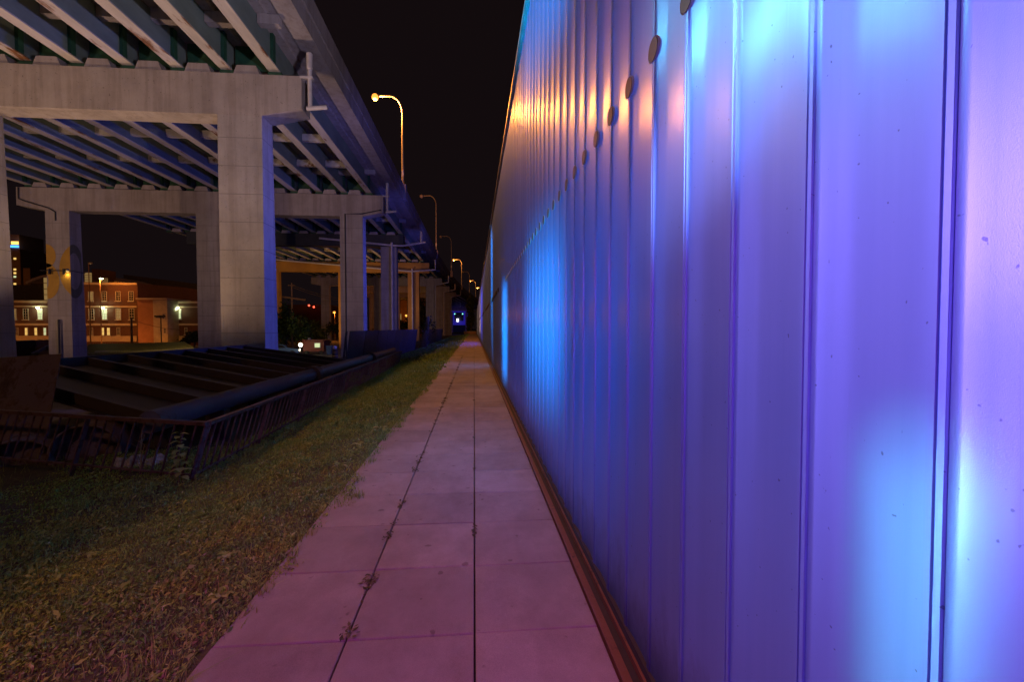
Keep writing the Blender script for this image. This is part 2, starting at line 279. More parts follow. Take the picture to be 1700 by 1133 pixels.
M = dict(
 wall=wall_metal(), coping=mat('coping_metal', (0.25,0.24,0.24), 0.45, 0.6, 0.2, 4),
 disc=mat('bronze_disc', (0.05,0.028,0.014), 0.6, 0.0, 0.25, 20), rim=mat('rim_steel', (0.4,0.4,0.4), 0.4, 0.3, 0.1, 8), weedleaf=leafmat('weed_leaf', [(0, (0.14,0.20,0.05)), (1, (0.30,0.34,0.10))]), jointweed=leafmat('joint_weed_leaf', [(0, (0.03,0.03,0.015)), (1, (0.09,0.085,0.035))]), dark=mat('dark_gap', (0.02,0.018,0.018), 0.8, 0, 0.3, 10),
 edge=mat('steel_edging', (0.30,0.27,0.26), 0.5, 0.5, 0.3, 8), rustbar=rusty('rusty_edging', (0.12,0.05,0.028), (0.06,0.025,0.015), 0.55, 6),
 paving=paving(), soil=mat('soil', (0.05,0.048,0.022), 0.95, 0, 0.4, 6, 0.8, 30, 0.03), ground=mat('bare_ground', (0.13,0.11,0.09), 0.95, 0, 0.35, 0.5, 0.4, 8, 0.03),
 conc=concrete('pier_concrete', (0.36,0.33,0.30)), capc=concrete('cap_concrete', (0.36,0.32,0.285), 0), slab=concrete('deck_concrete', (0.40,0.36,0.34), 0),
 girder=rusty('green_grey_steel', (0.17,0.225,0.19), amount=0.62, scale=0.8, sc3=(1,0.4,1)), flange=rusty('pale_flange_paint', (0.46,0.43,0.38), (0.22,0.09,0.03), 0.56, 1.1, (1.5,0.35,1.5)),
 green=mat('green_steel', (0.02,0.085,0.045), 0.6, 0, 0.3, 3), darksteel=rusty('dark_cap_steel', (0.035,0.04,0.04), amount=0.7), amber=mat('amber_steel_paint', (0.42,0.20,0.025), 0.55, 0, 0.2, 0.5),
 pipe=rusty('pale_drain_pipe', (0.50,0.47,0.45), amount=0.64), mural_yellow=mat('mural_yellow', (0.46,0.26,0.03), 0.8, 0, 0.15, 2), mural_olive=mat('mural_olive', (0.12,0.12,0.08), 0.8, 0, 0.15, 2),
 pole=mat('galvanised_pole', (0.36,0.34,0.32), 0.45, 0.5, 0.1, 3), lamphead=mat('lamp_housing', (0.22,0.21,0.2), 0.5, 0.3, 0.1), sodium=glow('sodium_lens', (1.0,0.30,0.04), 2.2), offlens=mat('unlit_lens', (0.45,0.40,0.34), 0.3, 0, 0),
 rail=rusty('rail_rust_paint', (0.09,0.052,0.055), (0.06,0.03,0.022), 0.5, 8), deckplate=rusty('black_deck_steel', (0.022,0.016,0.015), (0.05,0.02,0.012), 0.58, 3), rib=rusty('dark_rib_steel', (0.04,0.03,0.032), (0.045,0.025,0.02), 0.58, 3),
 bluepipe=rusty('dark_tube_paint', (0.07,0.065,0.066), (0.07,0.035,0.02), 0.62, 3), corten=rusty('rusty_plate', (0.10,0.078,0.085), (0.07,0.04,0.03), 0.52, 3), rubble=mat('pale_stone', (0.26,0.27,0.27), 0.9, 0, 0.5, 14, 0.8, 25, 0.03),
 screen=mat('screen_steel', (0.06,0.06,0.075), 0.5, 0.2, 0.3, 2), stem=mat('stem', (0.10,0.09,0.04), 0.8, 0, 0.3, 20), bark=mat('bark', (0.07,0.05,0.035), 0.9, 0, 0.4, 8, 0.6, 20, 0.03),
 leaf=leafmat('broad_leaf', [(0, (0.13,0.19,0.05)), (0.6, (0.20,0.27,0.08)), (1, (0.27,0.31,0.12))]),
 turf=leafmat('turf_leaf', [(0, (0.11,0.17,0.045)), (0.5, (0.21,0.28,0.07)), (0.95, (0.33,0.37,0.12)), (1, (0.42,0.42,0.26))], patchy=((0.55,0.9,0.75),(1.0,1.0,0.6))),
 drygrass=leafmat('dry_blade', [(0, (0.12,0.12,0.05)), (0.6, (0.22,0.18,0.09)), (1, (0.33,0.26,0.14))]), darkleaf=leafmat('unlit_tree_leaf', [(0, (0.015,0.02,0.008)), (0.7, (0.035,0.045,0.012)), (1, (0.07,0.075,0.02))]), litleaf=leafmat('lit_tree_leaf', [(0, (0.03,0.06,0.008)), (0.6, (0.08,0.13,0.015)), (1, (0.15,0.20,0.03))]),  # lit and unlit tree crowns: lamp light put into the leaf colour
 brick=brick('red_brick', (0.115,0.038,0.022), (0.075,0.026,0.017), (0.16,0.11,0.08)), stucco=mat('tan_stucco', (0.36,0.17,0.09), 0.9, 0, 0.15, 1), pale=mat('pale_block', (0.42,0.36,0.26), 0.9, 0, 0.2, 1.0), stone=mat('limestone_trim', (0.45,0.36,0.26), 0.85, 0, 0.15, 2),
 glassdark=mat('dark_glass', (0.02,0.02,0.025), 0.1, 0, 0), frame=mat('window_frame_paint', (0.42,0.38,0.32), 0.6, 0, 0), litpane=glow('lit_pane', (1.0,0.62,0.16), 1.1), coolpane=glow('cool_lit_pane', (0.75,0.85,0.45), 0.9), dimpane=glow('dim_pane', (0.7,0.42,0.14), 0.35),
 roofdark=mat('dark_roofing', (0.06,0.05,0.045), 0.9, 0, 0.3, 2), metalroof=mat('olive_roof_sheet', (0.23,0.20,0.08), 0.5, 0.2, 0.15, 3), tower=mat('tower_concrete', (0.20,0.13,0.09), 0.9, 0, 0.2, 0.1), bluestrip=glow('blue_neon', (0.05,0.30,1.0), 3.0), sign=glow('rooftop_sign_light', (1.0,0.55,0.12), 2.2), redlight=glow('aviation_light', (1.0,0.08,0.04), 4),
 wood=mat('pole_timber', (0.17,0.10,0.06), 0.9, 0, 0.3, 6), wire=mat('wire', (0.03,0.03,0.03), 0.7, 0, 0), red=mat('red_paint', (0.16,0.012,0.01), 0.5, 0, 0.15, 3), white=mat('white_paint', (0.7,0.7,0.7), 0.4, 0, 0.08, 2), carblue=mat('car_blue', (0.10,0.18,0.36), 0.25, 0.2, 0), tyre=mat('tyre', (0.02,0.02,0.02), 0.9, 0, 0.2), chrome=mat('chrome', (0.6,0.6,0.6), 0.2, 1, 0), headlight=glow('headlight', (1.0,0.85,0.55), 9), coollamp=glow('wall_lamp', (0.85,1.0,0.6), 22),
 stageblue=glow('backdrop_blue_glow', (0.05,0.03,0.9), 0.22), stagewhite=glow('stage_screen', (0.75,0.75,1.0), 4), stagegreen=glow('stage_green_lamp', (0.2,0.9,0.7), 3), stagedark=mat('stage_dark', (0.03,0.03,0.05), 0.8, 0, 0.2, 1), blackbox=mat('black_plastic', (0.03,0.03,0.035), 0.5, 0, 0.2, 4), bluebin=mat('blue_plastic', (0.04,0.09,0.22), 0.5, 0, 0.1, 3), crate=mat('brown_container', (0.085,0.04,0.025), 0.7, 0, 0.4, 1.5), amberwall=mat('orange_facade', (0.30,0.15,0.07), 0.9, 0, 0.3, 0.6),
)

# ------------------------------------------------------------------ ground, path, grass bank
WX = 0.74                                     # face of the metal wall
b = MB(); b.box(-700, 700, -60, 1500, -2.6, -2.0); tag(b.build('ground', M['ground']), kind='structure')
def bank_z(x, y):
    t = min(max((-1.25 - x) / 2.2, 0), 1.0); z = -0.33 * (t*t*(3-2*t))
    t = min(max((-3.6 - x) / 6.0, 0), 1.0); z -= 0.4 * t
    t = min(max((-10.5 - x) / 5.0, 0), 1.0); z -= 1.4 * t
    return z + 0.03*math.sin(x*2.1 + y*0.7) * min(1, max(0, (-1.3-x))) - 0.02
b = MB(); xs = [-16,-14,-12,-10,-8,-6.5,-5.5,-4.8,-4.2,-3.8,-3.4,-3,-2.6,-2.2,-1.9,-1.6,-1.4,-1.22,-0.5,0.2,0.9,1.4]; ys = [-6+0.5*i for i in range(44)] + [16+2*i for i in range(58)]
V = [(x, y, bank_z(x, y) if x < -1.2 else -0.06) for y in ys for x in xs]; nx = len(xs)
b.add(V, [(j*nx+i, j*nx+i+1, (j+1)*nx+i+1, (j+1)*nx+i) for j in range(len(ys)-1) for i in range(nx-1)], True)
tag(b.build('grass_bank', M['soil']), kind='structure')
# paving slabs
b = MB(); PW, PL, Y0 = 0.617, 0.64, 2.20
for j in range(-12, 182):
    for i in range(3):
        x0 = -1.234 + PW*i + 0.004; x1 = x0 + PW - 0.008; y0 = Y0 + PL*j + 0.003; y1 = y0 + PL - 0.006
        dz = [random.uniform(-0.003, 0.003) for _ in range(4)]; c = 0.005
        lo = [(x0,y0,-0.05),(x1,y0,-0.05),(x1,y1,-0.05),(x0,y1,-0.05)]
        mid = [(x0,y0,dz[0]-c),(x1,y0,dz[1]-c),(x1,y1,dz[2]-c),(x0,y1,dz[3]-c)]
        hi = [(x0+c,y0+c,dz[0]),(x1-c,y0+c,dz[1]),(x1-c,y1-c,dz[2]),(x0+c,y1-c,dz[3])]
        b.add(lo+mid+hi, [(8,9,10,11)] + [(k,(k+1)%4,4+(k+1)%4,4+k) for k in range(4)] + [(4+k,4+(k+1)%4,8+(k+1)%4,8+k) for k in range(4)])
tag(b.build('paved_path', M['paving']), kind='structure')
PATH_END = Y0 + PL*182

def clump(x, y):
    """0..1 low-frequency tufting of the turf"""
    v = np.sin(x*5.1+1.3*np.sin(y*3.3)) + np.sin(y*4.7+1.7*np.sin(x*2.9+1)) + 0.7*np.sin(x*11.7+y*9.1) + 0.6*np.sin(x*17.3-y*14.9+2*np.sin(y*5))
    return np.clip(0.5 + v/4.2, 0, 1)
def scatter_leaves(n, xr, yr, size, flat, hscale=1.0, jag=0.0, edge=None, lift=0.0):
    """n little four-cornered leaves: centre, half length, half width, tilt"""
    x = rng.uniform(*xr, n); y = rng.uniform(*yr, n)
    if edge is not None: keep = x < edge(y); x, y = x[keep], y[keep]
    cl = clump(x, y); keep = rng.random(len(x)) < 0.30 + 0.9*cl; x, y, cl = x[keep], y[keep], cl[keep]; n = len(x)
    z = np.array([bank_z(a, c) for a, c in zip(x, y)]) + rng.uniform(0.0, 1.0, n)*(0.012 + 0.055*cl**1.5) * hscale + lift
    a = rng.normal(0.5, 1.1, n); tl = rng.normal(0.5, flat, n); s = size * rng.uniform(0.5, 1.5, n)
    d = np.stack([np.cos(a)*np.cos(tl), np.sin(a)*np.cos(tl), np.sin(tl)], 1)
    r = rng.normal(0, 0.8, n); e2 = np.stack([-np.sin(a)*np.cos(r), np.cos(a)*np.cos(r), np.sin(r)], 1)
    c = np.stack([x, y, z], 1); s = s[:, None]
    V = np.stack([c - d*s, c + e2*s*0.42 + d*s*0.1, c + d*s, c - e2*s*0.42 + d*s*0.1], 1).reshape(-1, 3)
    return V
def scatter_blades(n, xr, yr, h, wd, lean=0.5, edge=None):
    x = rng.uniform(*xr, n); y = rng.uniform(*yr, n)
    if edge is not None: keep = x < edge(y); x, y = x[keep], y[keep]; n = len(x)
    z = np.array([bank_z(p, q) for p, q in zip(x, y)]) - 0.005
    a = rng.uniform(0, 2*np.pi, n); le = np.abs(rng.normal(0, lean, n)); hh = h*rng.uniform(0.4, 1.5, n); ww = wd*rng.uniform(0.7, 1.3, n)
    dirx, diry = np.cos(a), np.sin(a); c = np.stack([x, y, z], 1); side = np.stack([-diry, dirx, 0*a], 1)*ww[:, None]
    mid = c + np.stack([dirx*hh*le*0.35, diry*hh*le*0.35, hh*0.6], 1); tip = c + np.stack([dirx*hh*le, diry*hh*le, hh*0.9], 1)
    return np.stack([c - side, c + side, mid + side*0.8, mid - side*0.8, mid - side*0.8, mid + side*0.8, tip + side*0.12, tip - side*0.12], 1).reshape(-1, 3)
def wav(y): return -1.165 + 0.045*np.sin(y*1.9) + 0.05*np.sin(y*4.7+1) + 0.035*np.sin(y*11.3) + 0.02*np.sin(y*31)
V = [scatter_leaves(24000, (-4.0,-1.04), (-2.0,0.9), 0.013, 0.6, edge=wav), scatter_leaves(62000, (-3.7,-1.04), (0.9,4.5), 0.011, 0.6, edge=wav), scatter_leaves(56000, (-5.8,-1.04), (2.2,7.5), 0.014, 0.6, edge=wav), scatter_leaves(8000, (-4.2,-1.1), (1.0,7.0), 0.021, 0.4, 1.3, edge=wav),
     scatter_leaves(32000, (-3.8,-1.04), (7,16), 0.026, 0.6, edge=wav), scatter_leaves(20000, (-5.2,-1.04), (16,45), 0.05, 0.7, 1.3, edge=wav), scatter_leaves(9000, (-5.2,-1.04), (45,114), 0.10, 0.8, 2.0, edge=wav),
     scatter_blades(30000, (-4.2,-1.18), (1.0,7.5), 0.045, 0.0016, 0.9, wav), scatter_blades(16000, (-3.7,-1.18), (6.5,22), 0.075, 0.003, 0.8, wav), scatter_blades(2600, (-1.5,-1.1), (1.2,14), 0.05, 0.002, 1.0, lambda y: wav(y)+0.05)]
V = np.concatenate(V); tag(quads('grass', V, np.arange(len(V)).reshape(-1, 4), M['turf']), kind='stuff')
V = [scatter_blades(700, (-7,-3.0), (4.9,7.5), 0.16, 0.0018, 1.0), scatter_blades(160, (-3.4,-1.25), (1.6,12), 0.10, 0.0013, 1.2, wav), scatter_blades(900, (-3.7,-3.2), (6,24), 0.14, 0.004, 0.9)]
def tufts(n, xr, yr, h, wd, edge=None):
    out = []
    for _ in range(n):
        y = rng.uniform(*yr); x = rng.uniform(*xr) if edge is None else float(edge(np.array(y))) + rng.uniform(-0.12, 0.02)
        out.append(scatter_blades(int(rng.integers(14, 40)), (x-0.05, x+0.05), (y-0.05, y+0.05), h*rng.uniform(0.6, 1.3), wd, 0.8))
    return out
V += tufts(120, (-4.5, -1.4), (1.2, 8), 0.085, 0.0018) + tufts(110, (-1.3, -1.2), (1.2, 14), 0.075, 0.002, wav) + tufts(90, (-3.7, -1.4), (8, 22), 0.14, 0.004)
V = np.concatenate(V); tag(quads('dry_grass', V, np.arange(len(V)).reshape(-1, 4), M['turf']), kind='stuff')
# tiny weeds rooted in the joints
VV = []
for y in [2.6,2.75,3.3,3.42,3.5,3.9,4.8,5.3,5.45,6.6,7.1,8.3,9.4,9.7,11.2,13.0] + [rng.uniform(2, 26) for _ in range(50)]:
    k = rng.integers(6, 26); x = -0.617 + rng.normal(0, 0.02, k) if rng.random() < 0.8 else rng.normal(0, 0.008, k)
    yy = y + rng.normal(0, 0.035, k); a = rng.uniform(0, 6.28, k); s = rng.uniform(0.006, 0.018, k)*(1 + y*0.04)
    c = np.stack([x, yy, rng.uniform(0.001, 0.012, k)], 1); d = np.stack([np.cos(a), np.sin(a), 0*a+0.3], 1)*s[:, None]; e2 = np.stack([-np.sin(a), np.cos(a), 0*a], 1)*s[:, None]*0.5
    VV.append(np.stack([c-d, c+e2, c+d, c-e2], 1).reshape(-1, 3))
V = np.concatenate(VV); tag(quads('joint_weeds', V, np.arange(len(V)).reshape(-1, 4), M['jointweed']), kind='stuff')

# ------------------------------------------------------------------ metal wall
wall = empty('metal_wall', None, 'long tall metal-clad wall lit blue and violet beside the paved path', 'wall')
SP, WY0, WH, WEND = 0.295, 0.647 - 0.295*20, 5.80, 118.0
prof = [(0.000, 0.000), (0.001, 0.0068), (0.012, 0.0072), (0.013, 0.003), (0.017, 0.003), (0.018, 0.0072), (0.029, 0.0068), (0.030, 0.0)]
prof += [(0.033 + 0.150*k/7, -0.0068*math.sin(math.pi*0.5*k/7)) for k in range(8)]
prof += [(0.194 + 0.098*k/6, -0.0068 + 0.0095*(k/6)**1.25) for k in range(7)] + [(0.2945, 0.001)]
b = MB(); vs = []; npan = int((WEND - WY0)/SP)
for j in range(npan):
    jit = random.uniform(0.6, 1.5)
    for (y, d) in prof: vs.append((WX - d*(jit if 0.03 < y < 0.25 else 1), WY0 + SP*j + y))
n = len(vs); fl = []; sm = []
for i in range(n-1): fl.append((i, i+1, n+i+1, n+i)); 
b.v = [(x, y, 0.035) for x, y in vs] + [(x, y, WH) for x, y in vs]; b.f = fl
for i in range(n-1):
    k = i % len(prof); b.sm.append(8 <= k <= len(prof)-3)
b.build('cladding', M['wall'], wall)
b = MB(); b.box(WX+0.03, WX+6, WY0+0.02, WEND, -0.5, WH-0.02); b.build('core', M['dark'], wall)
b = MB(); b.box(WX-0.016, WX+0.02, WY0, WEND, -0.02, 0.045); b.build('base_flashing', M['dark'], wall)
b = MB(); b.box(WX-0.035, WX+0.4, WY0, WEND, WH+0.003, WH+0.035); b.box(WX-0.05, WX+0.02, WY0, WEND, WH+0.038, WH+0.12); b.build('coping', M['coping'], wall)
for j in range(4, 38):
    y = WY0 + SP*(j+17) + 0.012
    if y < 1.3: continue
    b = MB(); b.tube([(WX+0.004, y, 2.64), (WX-0.0085, y, 2.64)], 0.050, 28, False); o = b.build('vent_cap', M['rim'], wall)
    b = MB(); b.tube([(WX-0.0035, y, 2.64), (WX-0.0092, y, 2.64)], 0.0455, 28, True); b.build('cover', M['disc'], o)
for (a, c) in ((13.6, 13.9), (14.6, 19.0), (22.0, 29.5), (33, 43), (48, 66)):
    b = MB(); b.box(WX-0.03, WX+0.01, a, c, 2.60, 2.70); b.build('wall_slot', M['dark'], wall)
# strip along its foot
b = MB(); b.box(0.622, 0.632, -5, WEND, -0.05, 0.012); b.box(0.640, 0.672, -5, WEND, -0.05, -0.012); b.box(0.712, 0.732, -5, WEND, -0.05, 0.004)
ed = empty('drain_edging', None, 'rusty brown steel edging strip and gap along the foot of the metal wall', 'edging')
b.build('edging_bar', M['rustbar'], ed); b = MB(); b.box(0.674, 0.710, -5, WEND, -0.05, -0.024); b.build('drain_slot', M['dark'], ed)

# ------------------------------------------------------------------ elevated highway
def xo(y): return 0.00036*max(0.0, y-70)**2
hw = empty('elevated_highway', None, 'elevated concrete and steel highway bridge on tall piers running alongside the wall', 'bridge')
YS = [-12 + 4*i for i in range(21)] + [74 + 6*i for i in range(36)]
def sweep(name, m, poly, parent, ys=YS):
    b = MB(); n = len(poly); vs = [(x + xo(y), y, z) for y in ys for x, z in poly]; fs = []
    for j in range(len(ys)-1):
        for i in range(n): fs.append((j*n+i, (j+1)*n+i, (j+1)*n+(i+1)%n, j*n+(i+1)%n))
    fs += [tuple(range(n)), tuple(range((len(ys)-1)*n, len(ys)*n))[::-1]]
    b.add(vs, fs); return b.build(name, m, parent)
sweep('deck_slab', M['slab'], [(-37.4,14.62),(-7.45,14.62),(-7.45,14.95),(-37.4,14.95)], hw)
sweep('parapet', M['slab'], [(-7.56,14.5),(-7.2,14.5),(-7.2,15.3),(-7.12,15.3),(-7.12,16.2),(-7.4,16.2),(-7.47,15.0),(-7.56,14.6)], hw)
sweep('parapet', M['slab'], [(-37.6,14.5),(-37.42,14.5),(-37.42,16.2),(-37.6,16.2)], hw)
sweep('fascia_ledge', M['slab'], [(-8.05,14.52),(-7.57,14.52),(-7.57,14.615),(-8.05,14.615)], hw)
NG = 14; GX = [-8.95 - 2.07*i for i in range(NG)]
for gx in GX:
    g = sweep('girder', M['girder'], [(gx-0.018,13.14),(gx+0.018,13.14),(gx+0.018,14.50),(gx-0.018,14.50)], hw)
    sweep('bottom_flange', M['flange'], [(gx-0.24,13.08),(gx+0.24,13.08),(gx+0.24,13.137),(gx-0.24,13.137)], g)
    sweep('haunch', M['slab'], [(gx-0.42,14.503),(gx+0.42,14.503),(gx+0.46,14.617),(gx-0.46,14.617)], g)
PY = [21.5, 40.0, 57.0, 79.5, 105, 125, 145]
rows = []
for i, y in enumerate([PY[0]-18] + PY[:-1]):
    nxt = ([PY[0]-18] + PY)[i+1]
    rows += [y + (nxt-y)*k/4 for k in (1, 2, 3)]
for y in rows:
    b = MB()
    for k in range(NG-1): b.box(GX[k+1]+0.03+xo(y), GX[k]-0.03+xo(y), y-0.14, y+0.14, 13.55, 14.0)
    b.build('cross_beam', M['flange'], hw)

COLX = [(-11.35,-9.45), (-22.95,-21.1), (-34.5,-32.7)]
CAPT, CAPB, CAPE = 12.86, 11.02, 11.55
def pier(y, kind, lowz=-2.3):
    p = empty('pier', hw); ox = xo(y); T = 1.08
    cm = {'c': M['capc'], 's': M['darksteel'], 'a': M['amber']}[kind]
    poly = [(-36.6,CAPT-0.02),(-7.72,CAPT-0.02),(-7.72,CAPE-0.15),(-9.45,CAPB),(-34.5,CAPB),(-36.6,CAPE-0.15)]
    if kind == 's': poly = [(-33.8,12.9),(-8.6,12.9),(-8.6,11.45),(-33.8,11.45)]
    if kind == 'a': poly = [(-36.6,12.7),(-7.72,12.7),(-7.72,11.0),(-36.6,11.0)]
    b = MB(); b.prism([(x+ox, y, z) for x, z in poly], (0, T, 0)); b.build('pier_cap', cm, p)
    for ci, (a, c) in enumerate(COLX if kind != 's' else [COLX[0], (-27.6, -25.8)]):
        top = CAPB - 0.004 if kind != 's' else 11.44
        b = MB(); bb = 0.35
        b.hexa([(a+ox,y+0.004,lowz),(c+ox,y+0.004,lowz),(c+ox,y+T+bb,lowz),(a+ox,y+T+bb,lowz)], [(a+ox,y+0.004,top),(c+ox,y+0.004,top),(c+ox,y+T-0.004,top),(a+ox,y+T-0.004,top)])
        o = b.build('column', M['amber'] if kind == 'a' else M['conc'], p)
    if y < 130:
        for k in range(NG):
            gx = GX[k]+ox
            if k < NG-1: b = MB(); b.prism([(gx-1.75,y+0.12,12.9),(gx-0.62,y+0.12,12.9),(gx-0.78,y+0.12,13.28),(gx-1.6,y+0.12,13.28)], (0, 0.5, 0)); b.build('pedestal', M['slab'], p)
            bd = MB(); bd.box(gx-0.16, gx-0.03, y-0.30, y-0.05, 13.14, 14.5); bd.box(gx+0.03, gx+0.16, y-0.30, y-0.05, 13.14, 14.5)
            bd.box(gx-0.3, gx+0.3, y+0.2, y+0.7, 12.845, 13.077)
            if k < NG-1: bd.box(GX[k+1]+ox+0.18, gx-0.18, y+0.62, y+0.72, 13.3, 14.4)
            bd.build('bearing', M['green'], p)
        b = MB()
        for k in range(NG-1): b.box(GX[k+1]+ox+0.05, GX[k]+ox-0.05, y-1.55, y-1.2, 14.05, 14.5)
        b.box(GX[0]+ox+0.05, GX[0]+ox+0.9, y-1.55, y-1.2, 14.12, 14.5)
        b.build('end_beam', M['slab'], p)
    return p
P = [pier(PY[0], 'c'), pier(PY[1], 'c'), pier(PY[2], 's'), pier(PY[3], 'a')] + [pier(y, 'c') for y in PY[4:]]
for p, l in zip(P[2:4], ('pier with dark steel cap beam', 'pier painted amber yellow')): p['label'] = l
# drains
for p, y in ((P[0], PY[0]), (P[1], PY[1])):
    b = MB(); x = -7.38
    b.tube([(x, y+0.1, 13.9), (x, y+0.1, 13.2)], 0.14, 10); b.tube([(x, y+0.1, 13.22), (x, y+0.1, 11.5)], 0.10, 10); b.tube([(x-0.15, y+0.1, 11.45), (x+0.75, y+0.1, 11.55)], 0.10, 10)
    b.box(x-0.4, x+0.15, y-0.02, y+0.22, 12.75, 12.85); b.build('drain_pipe', M['pipe'], p)
y = PY[2] - 0.35; b = MB()
b.tube([(-18.5,y,12.3), (-9.6,y,11.55), (-8.6,y,11.55), (-5.9,y,12.0)], 0.13, 8); b.tube([(-9.95,y,11.9), (-9.95,y,-1)], 0.16, 8); b.tube([(-6.4,y,12.0), (-6.4,y,13.3)], 0.15, 8)
b.build('drain_pipe', M['pipe'], P[2])
y = PY[3] - 0.3; b = MB()
b.tube([(-34,y,13.0), (-10.6,y,11.2), (-6.6,y,11.5), (-6.6,y,13.2)], 0.15, 8); b.tube([(-10.5,y,11.6), (-10.5,y,-1)], 0.16, 8); b.build('drain_pipe', M['pipe'], P[3])
for i, y in ((4, PY[4]), (5, PY[5]), (6, PY[6])):
    b = MB(); x = xo(y)-9.2; y -= 0.3
    b.tube([(x, y, -1), (x, y, 11.2), (x+3.0, y, 11.9), (x+3.0, y, 13.4)], 0.17, 8); b.build('drain_pipe', M['pipe'], P[i])
# conduit on the second pier
y = PY[1]-0.03; b = MB()
b.tube([(-36.4,y,12.8),(-36.4,y,11.9),(-35.9,y,11.7),(-34.2,y,11.2),(-33.7,y,10.9),(-33.7,y,10.2)], 0.05, 6); b.build('conduit', M['wire'], P[1])
b = MB(); b.tube([(-10.9,y,-1),(-10.9,y,11.2),(-9.5,y,11.25),(-7.9,y,11.6)], 0.05, 6); b.build('conduit', M['wire'], P[1])
# painted numerals round the corner of the far column
colx = (-34.5, -32.7); y = PY[1]
def ring(cx, cz, rx, rz, ix, iz, x0, x1, n=40):
    out = MB(); T = [2*math.pi*k/n for k in range(n)]
    for k in range(n):
        a0, a1 = T[k], T[(k+1) % n] if k < n-1 else 2*math.pi
        q = [(cx+rx*math.cos(a0), cz+rz*math.sin(a0)), (cx+rx*math.cos(a1), cz+rz*math.sin(a1)), (cx+ix*math.cos(a1), cz+iz*math.sin(a1)), (cx+ix*math.cos(a0), cz+iz*math.sin(a0))]
        q = [(min(max(x, x0), x1), z) for x, z in q]
        if max(x for x, _ in q) - min(x for x, _ in q) < 1e-4: continue
        out.f.append(q)
    return out.f
b = MB()
def flatq(qs):
    for q in qs: b.add([(x, y-0.004, z) for x, z in q] + [(x, y+0.003, z) for x, z in q], [(0,1,2,3), (4,5,6,7)])
flatq(ring(-34.5, 7.35, 0.72, 0.95, 0.0, 0.0, -34.49, -32.71)); flatq(ring(-34.5, 5.3, 0.95, 1.45, 0.12, 0.5, -34.49, -32.71)); flatq(ring(-32.0, 6.2, 1.55, 2.2, 0.42, 1.55, -34.49, -32.71))
b.build('mural_numeral', M['mural_yellow'], P[1])
b = MB(); xx = -32.7
for q in ring(0.35, 6.15, 0.98, 2.2, 0.62, 1.5, -0.0, 1.2):
    b.add([(xx+0.012, y+min(t, 0.98+0.2*(11-z)/13), z) for t, z in q], [(0,1,2,3)])
b.build('mural_numeral', M['mural_olive'], P[1])
b = MB(); b.tube([(-34.9,y-0.12,6.15),(-32.6,y-0.12,6.15),(-32.55,y+1.2,6.1)], 0.03, 6)
for x in (-34.2, -33.1): b.box(x-0.05, x+0.05, y-0.2, y-0.06, 5.85, 6.3)
b.build('conduit', M['wire'], P[1])
b = MB(); b.tube([(-33.6,y-0.12,-2),(-33.6,y-0.12,2.2)], 0.07, 6); b.build('downpipe', M['wire'], P[1])

# ------------------------------------------------------------------ lamps on the bridge
def street_lamp(y, lit, label, xbase=None, power=5200, lampz=25.2):
    x = -7.26 + xo(y) if xbase is None else xbase
    L = empty('street_lamp', None, label, 'street lamp', 'street lamps along the bridge parapet')
    b = MB(); b.box(x-0.24, x+0.34, y-0.4, y+0.4, 14.7, 16.24); b.build('pedestal', M['slab'], L)
    top = lampz - 1.7
    pts = [(x, y, 16.24), (x, y, top)] + [(x - 1.25*(1-math.cos(t)), y, top + 1.7*math.sin(t)) for t in [math.pi/2*k/7 for k in range(1, 8)]] + [(x-2.3, y, lampz-0.05)]
    b = MB(); b.tube(pts, [0.14] + [0.095]*(len(pts)-1), 10); b.build('pole', M['pole'], L)
    b = MB(); b.box(x-0.10, x+0.10, y-0.19, y-0.13, 17.1, 17.65); b.build('sign_plate', M['white'], L)
    b = MB(); b.ball((x-2.65, y, lampz), 0.48, 0.2, 0.13); h = b.build('lamp_head', M['lamphead'], L)
    b = MB(); b.ball((x-2.72, y, lampz-0.16), 0.36, 0.34, 0.34); b.build('lens', M['sodium'] if lit else M['offlens'], h)
    if lit: lamp('sodium_lamp_light', 'POINT', (x-2.72, y-0.1, lampz-0.62), power, SODIUM, 0.08)
street_lamp(48.0, True, 'lit orange street lamp standing highest against the dark sky', power=14500)
street_lamp(88.0, False, 'unlit street lamp, the tallest unlit one above the parapet', lampz=26.6)
street_lamp(119, False, 'unlit street lamp just behind the second lit one', -5.8, lampz=25.2)
street_lamp(158, True, 'lit orange street lamp, second highest of the glowing ones', -4.2, 5000, 25.1)
street_lamp(193, False, 'small unlit street lamp between two lit ones far along the bridge', -1.9)
street_lamp(227, True, 'small lit street lamp far along the bridge, clear of the metal wall', 0.85, 3000, 25)
street_lamp(265, True, 'most distant lit street lamp glowing beside the metal wall edge', 4.7, 3000, 25)

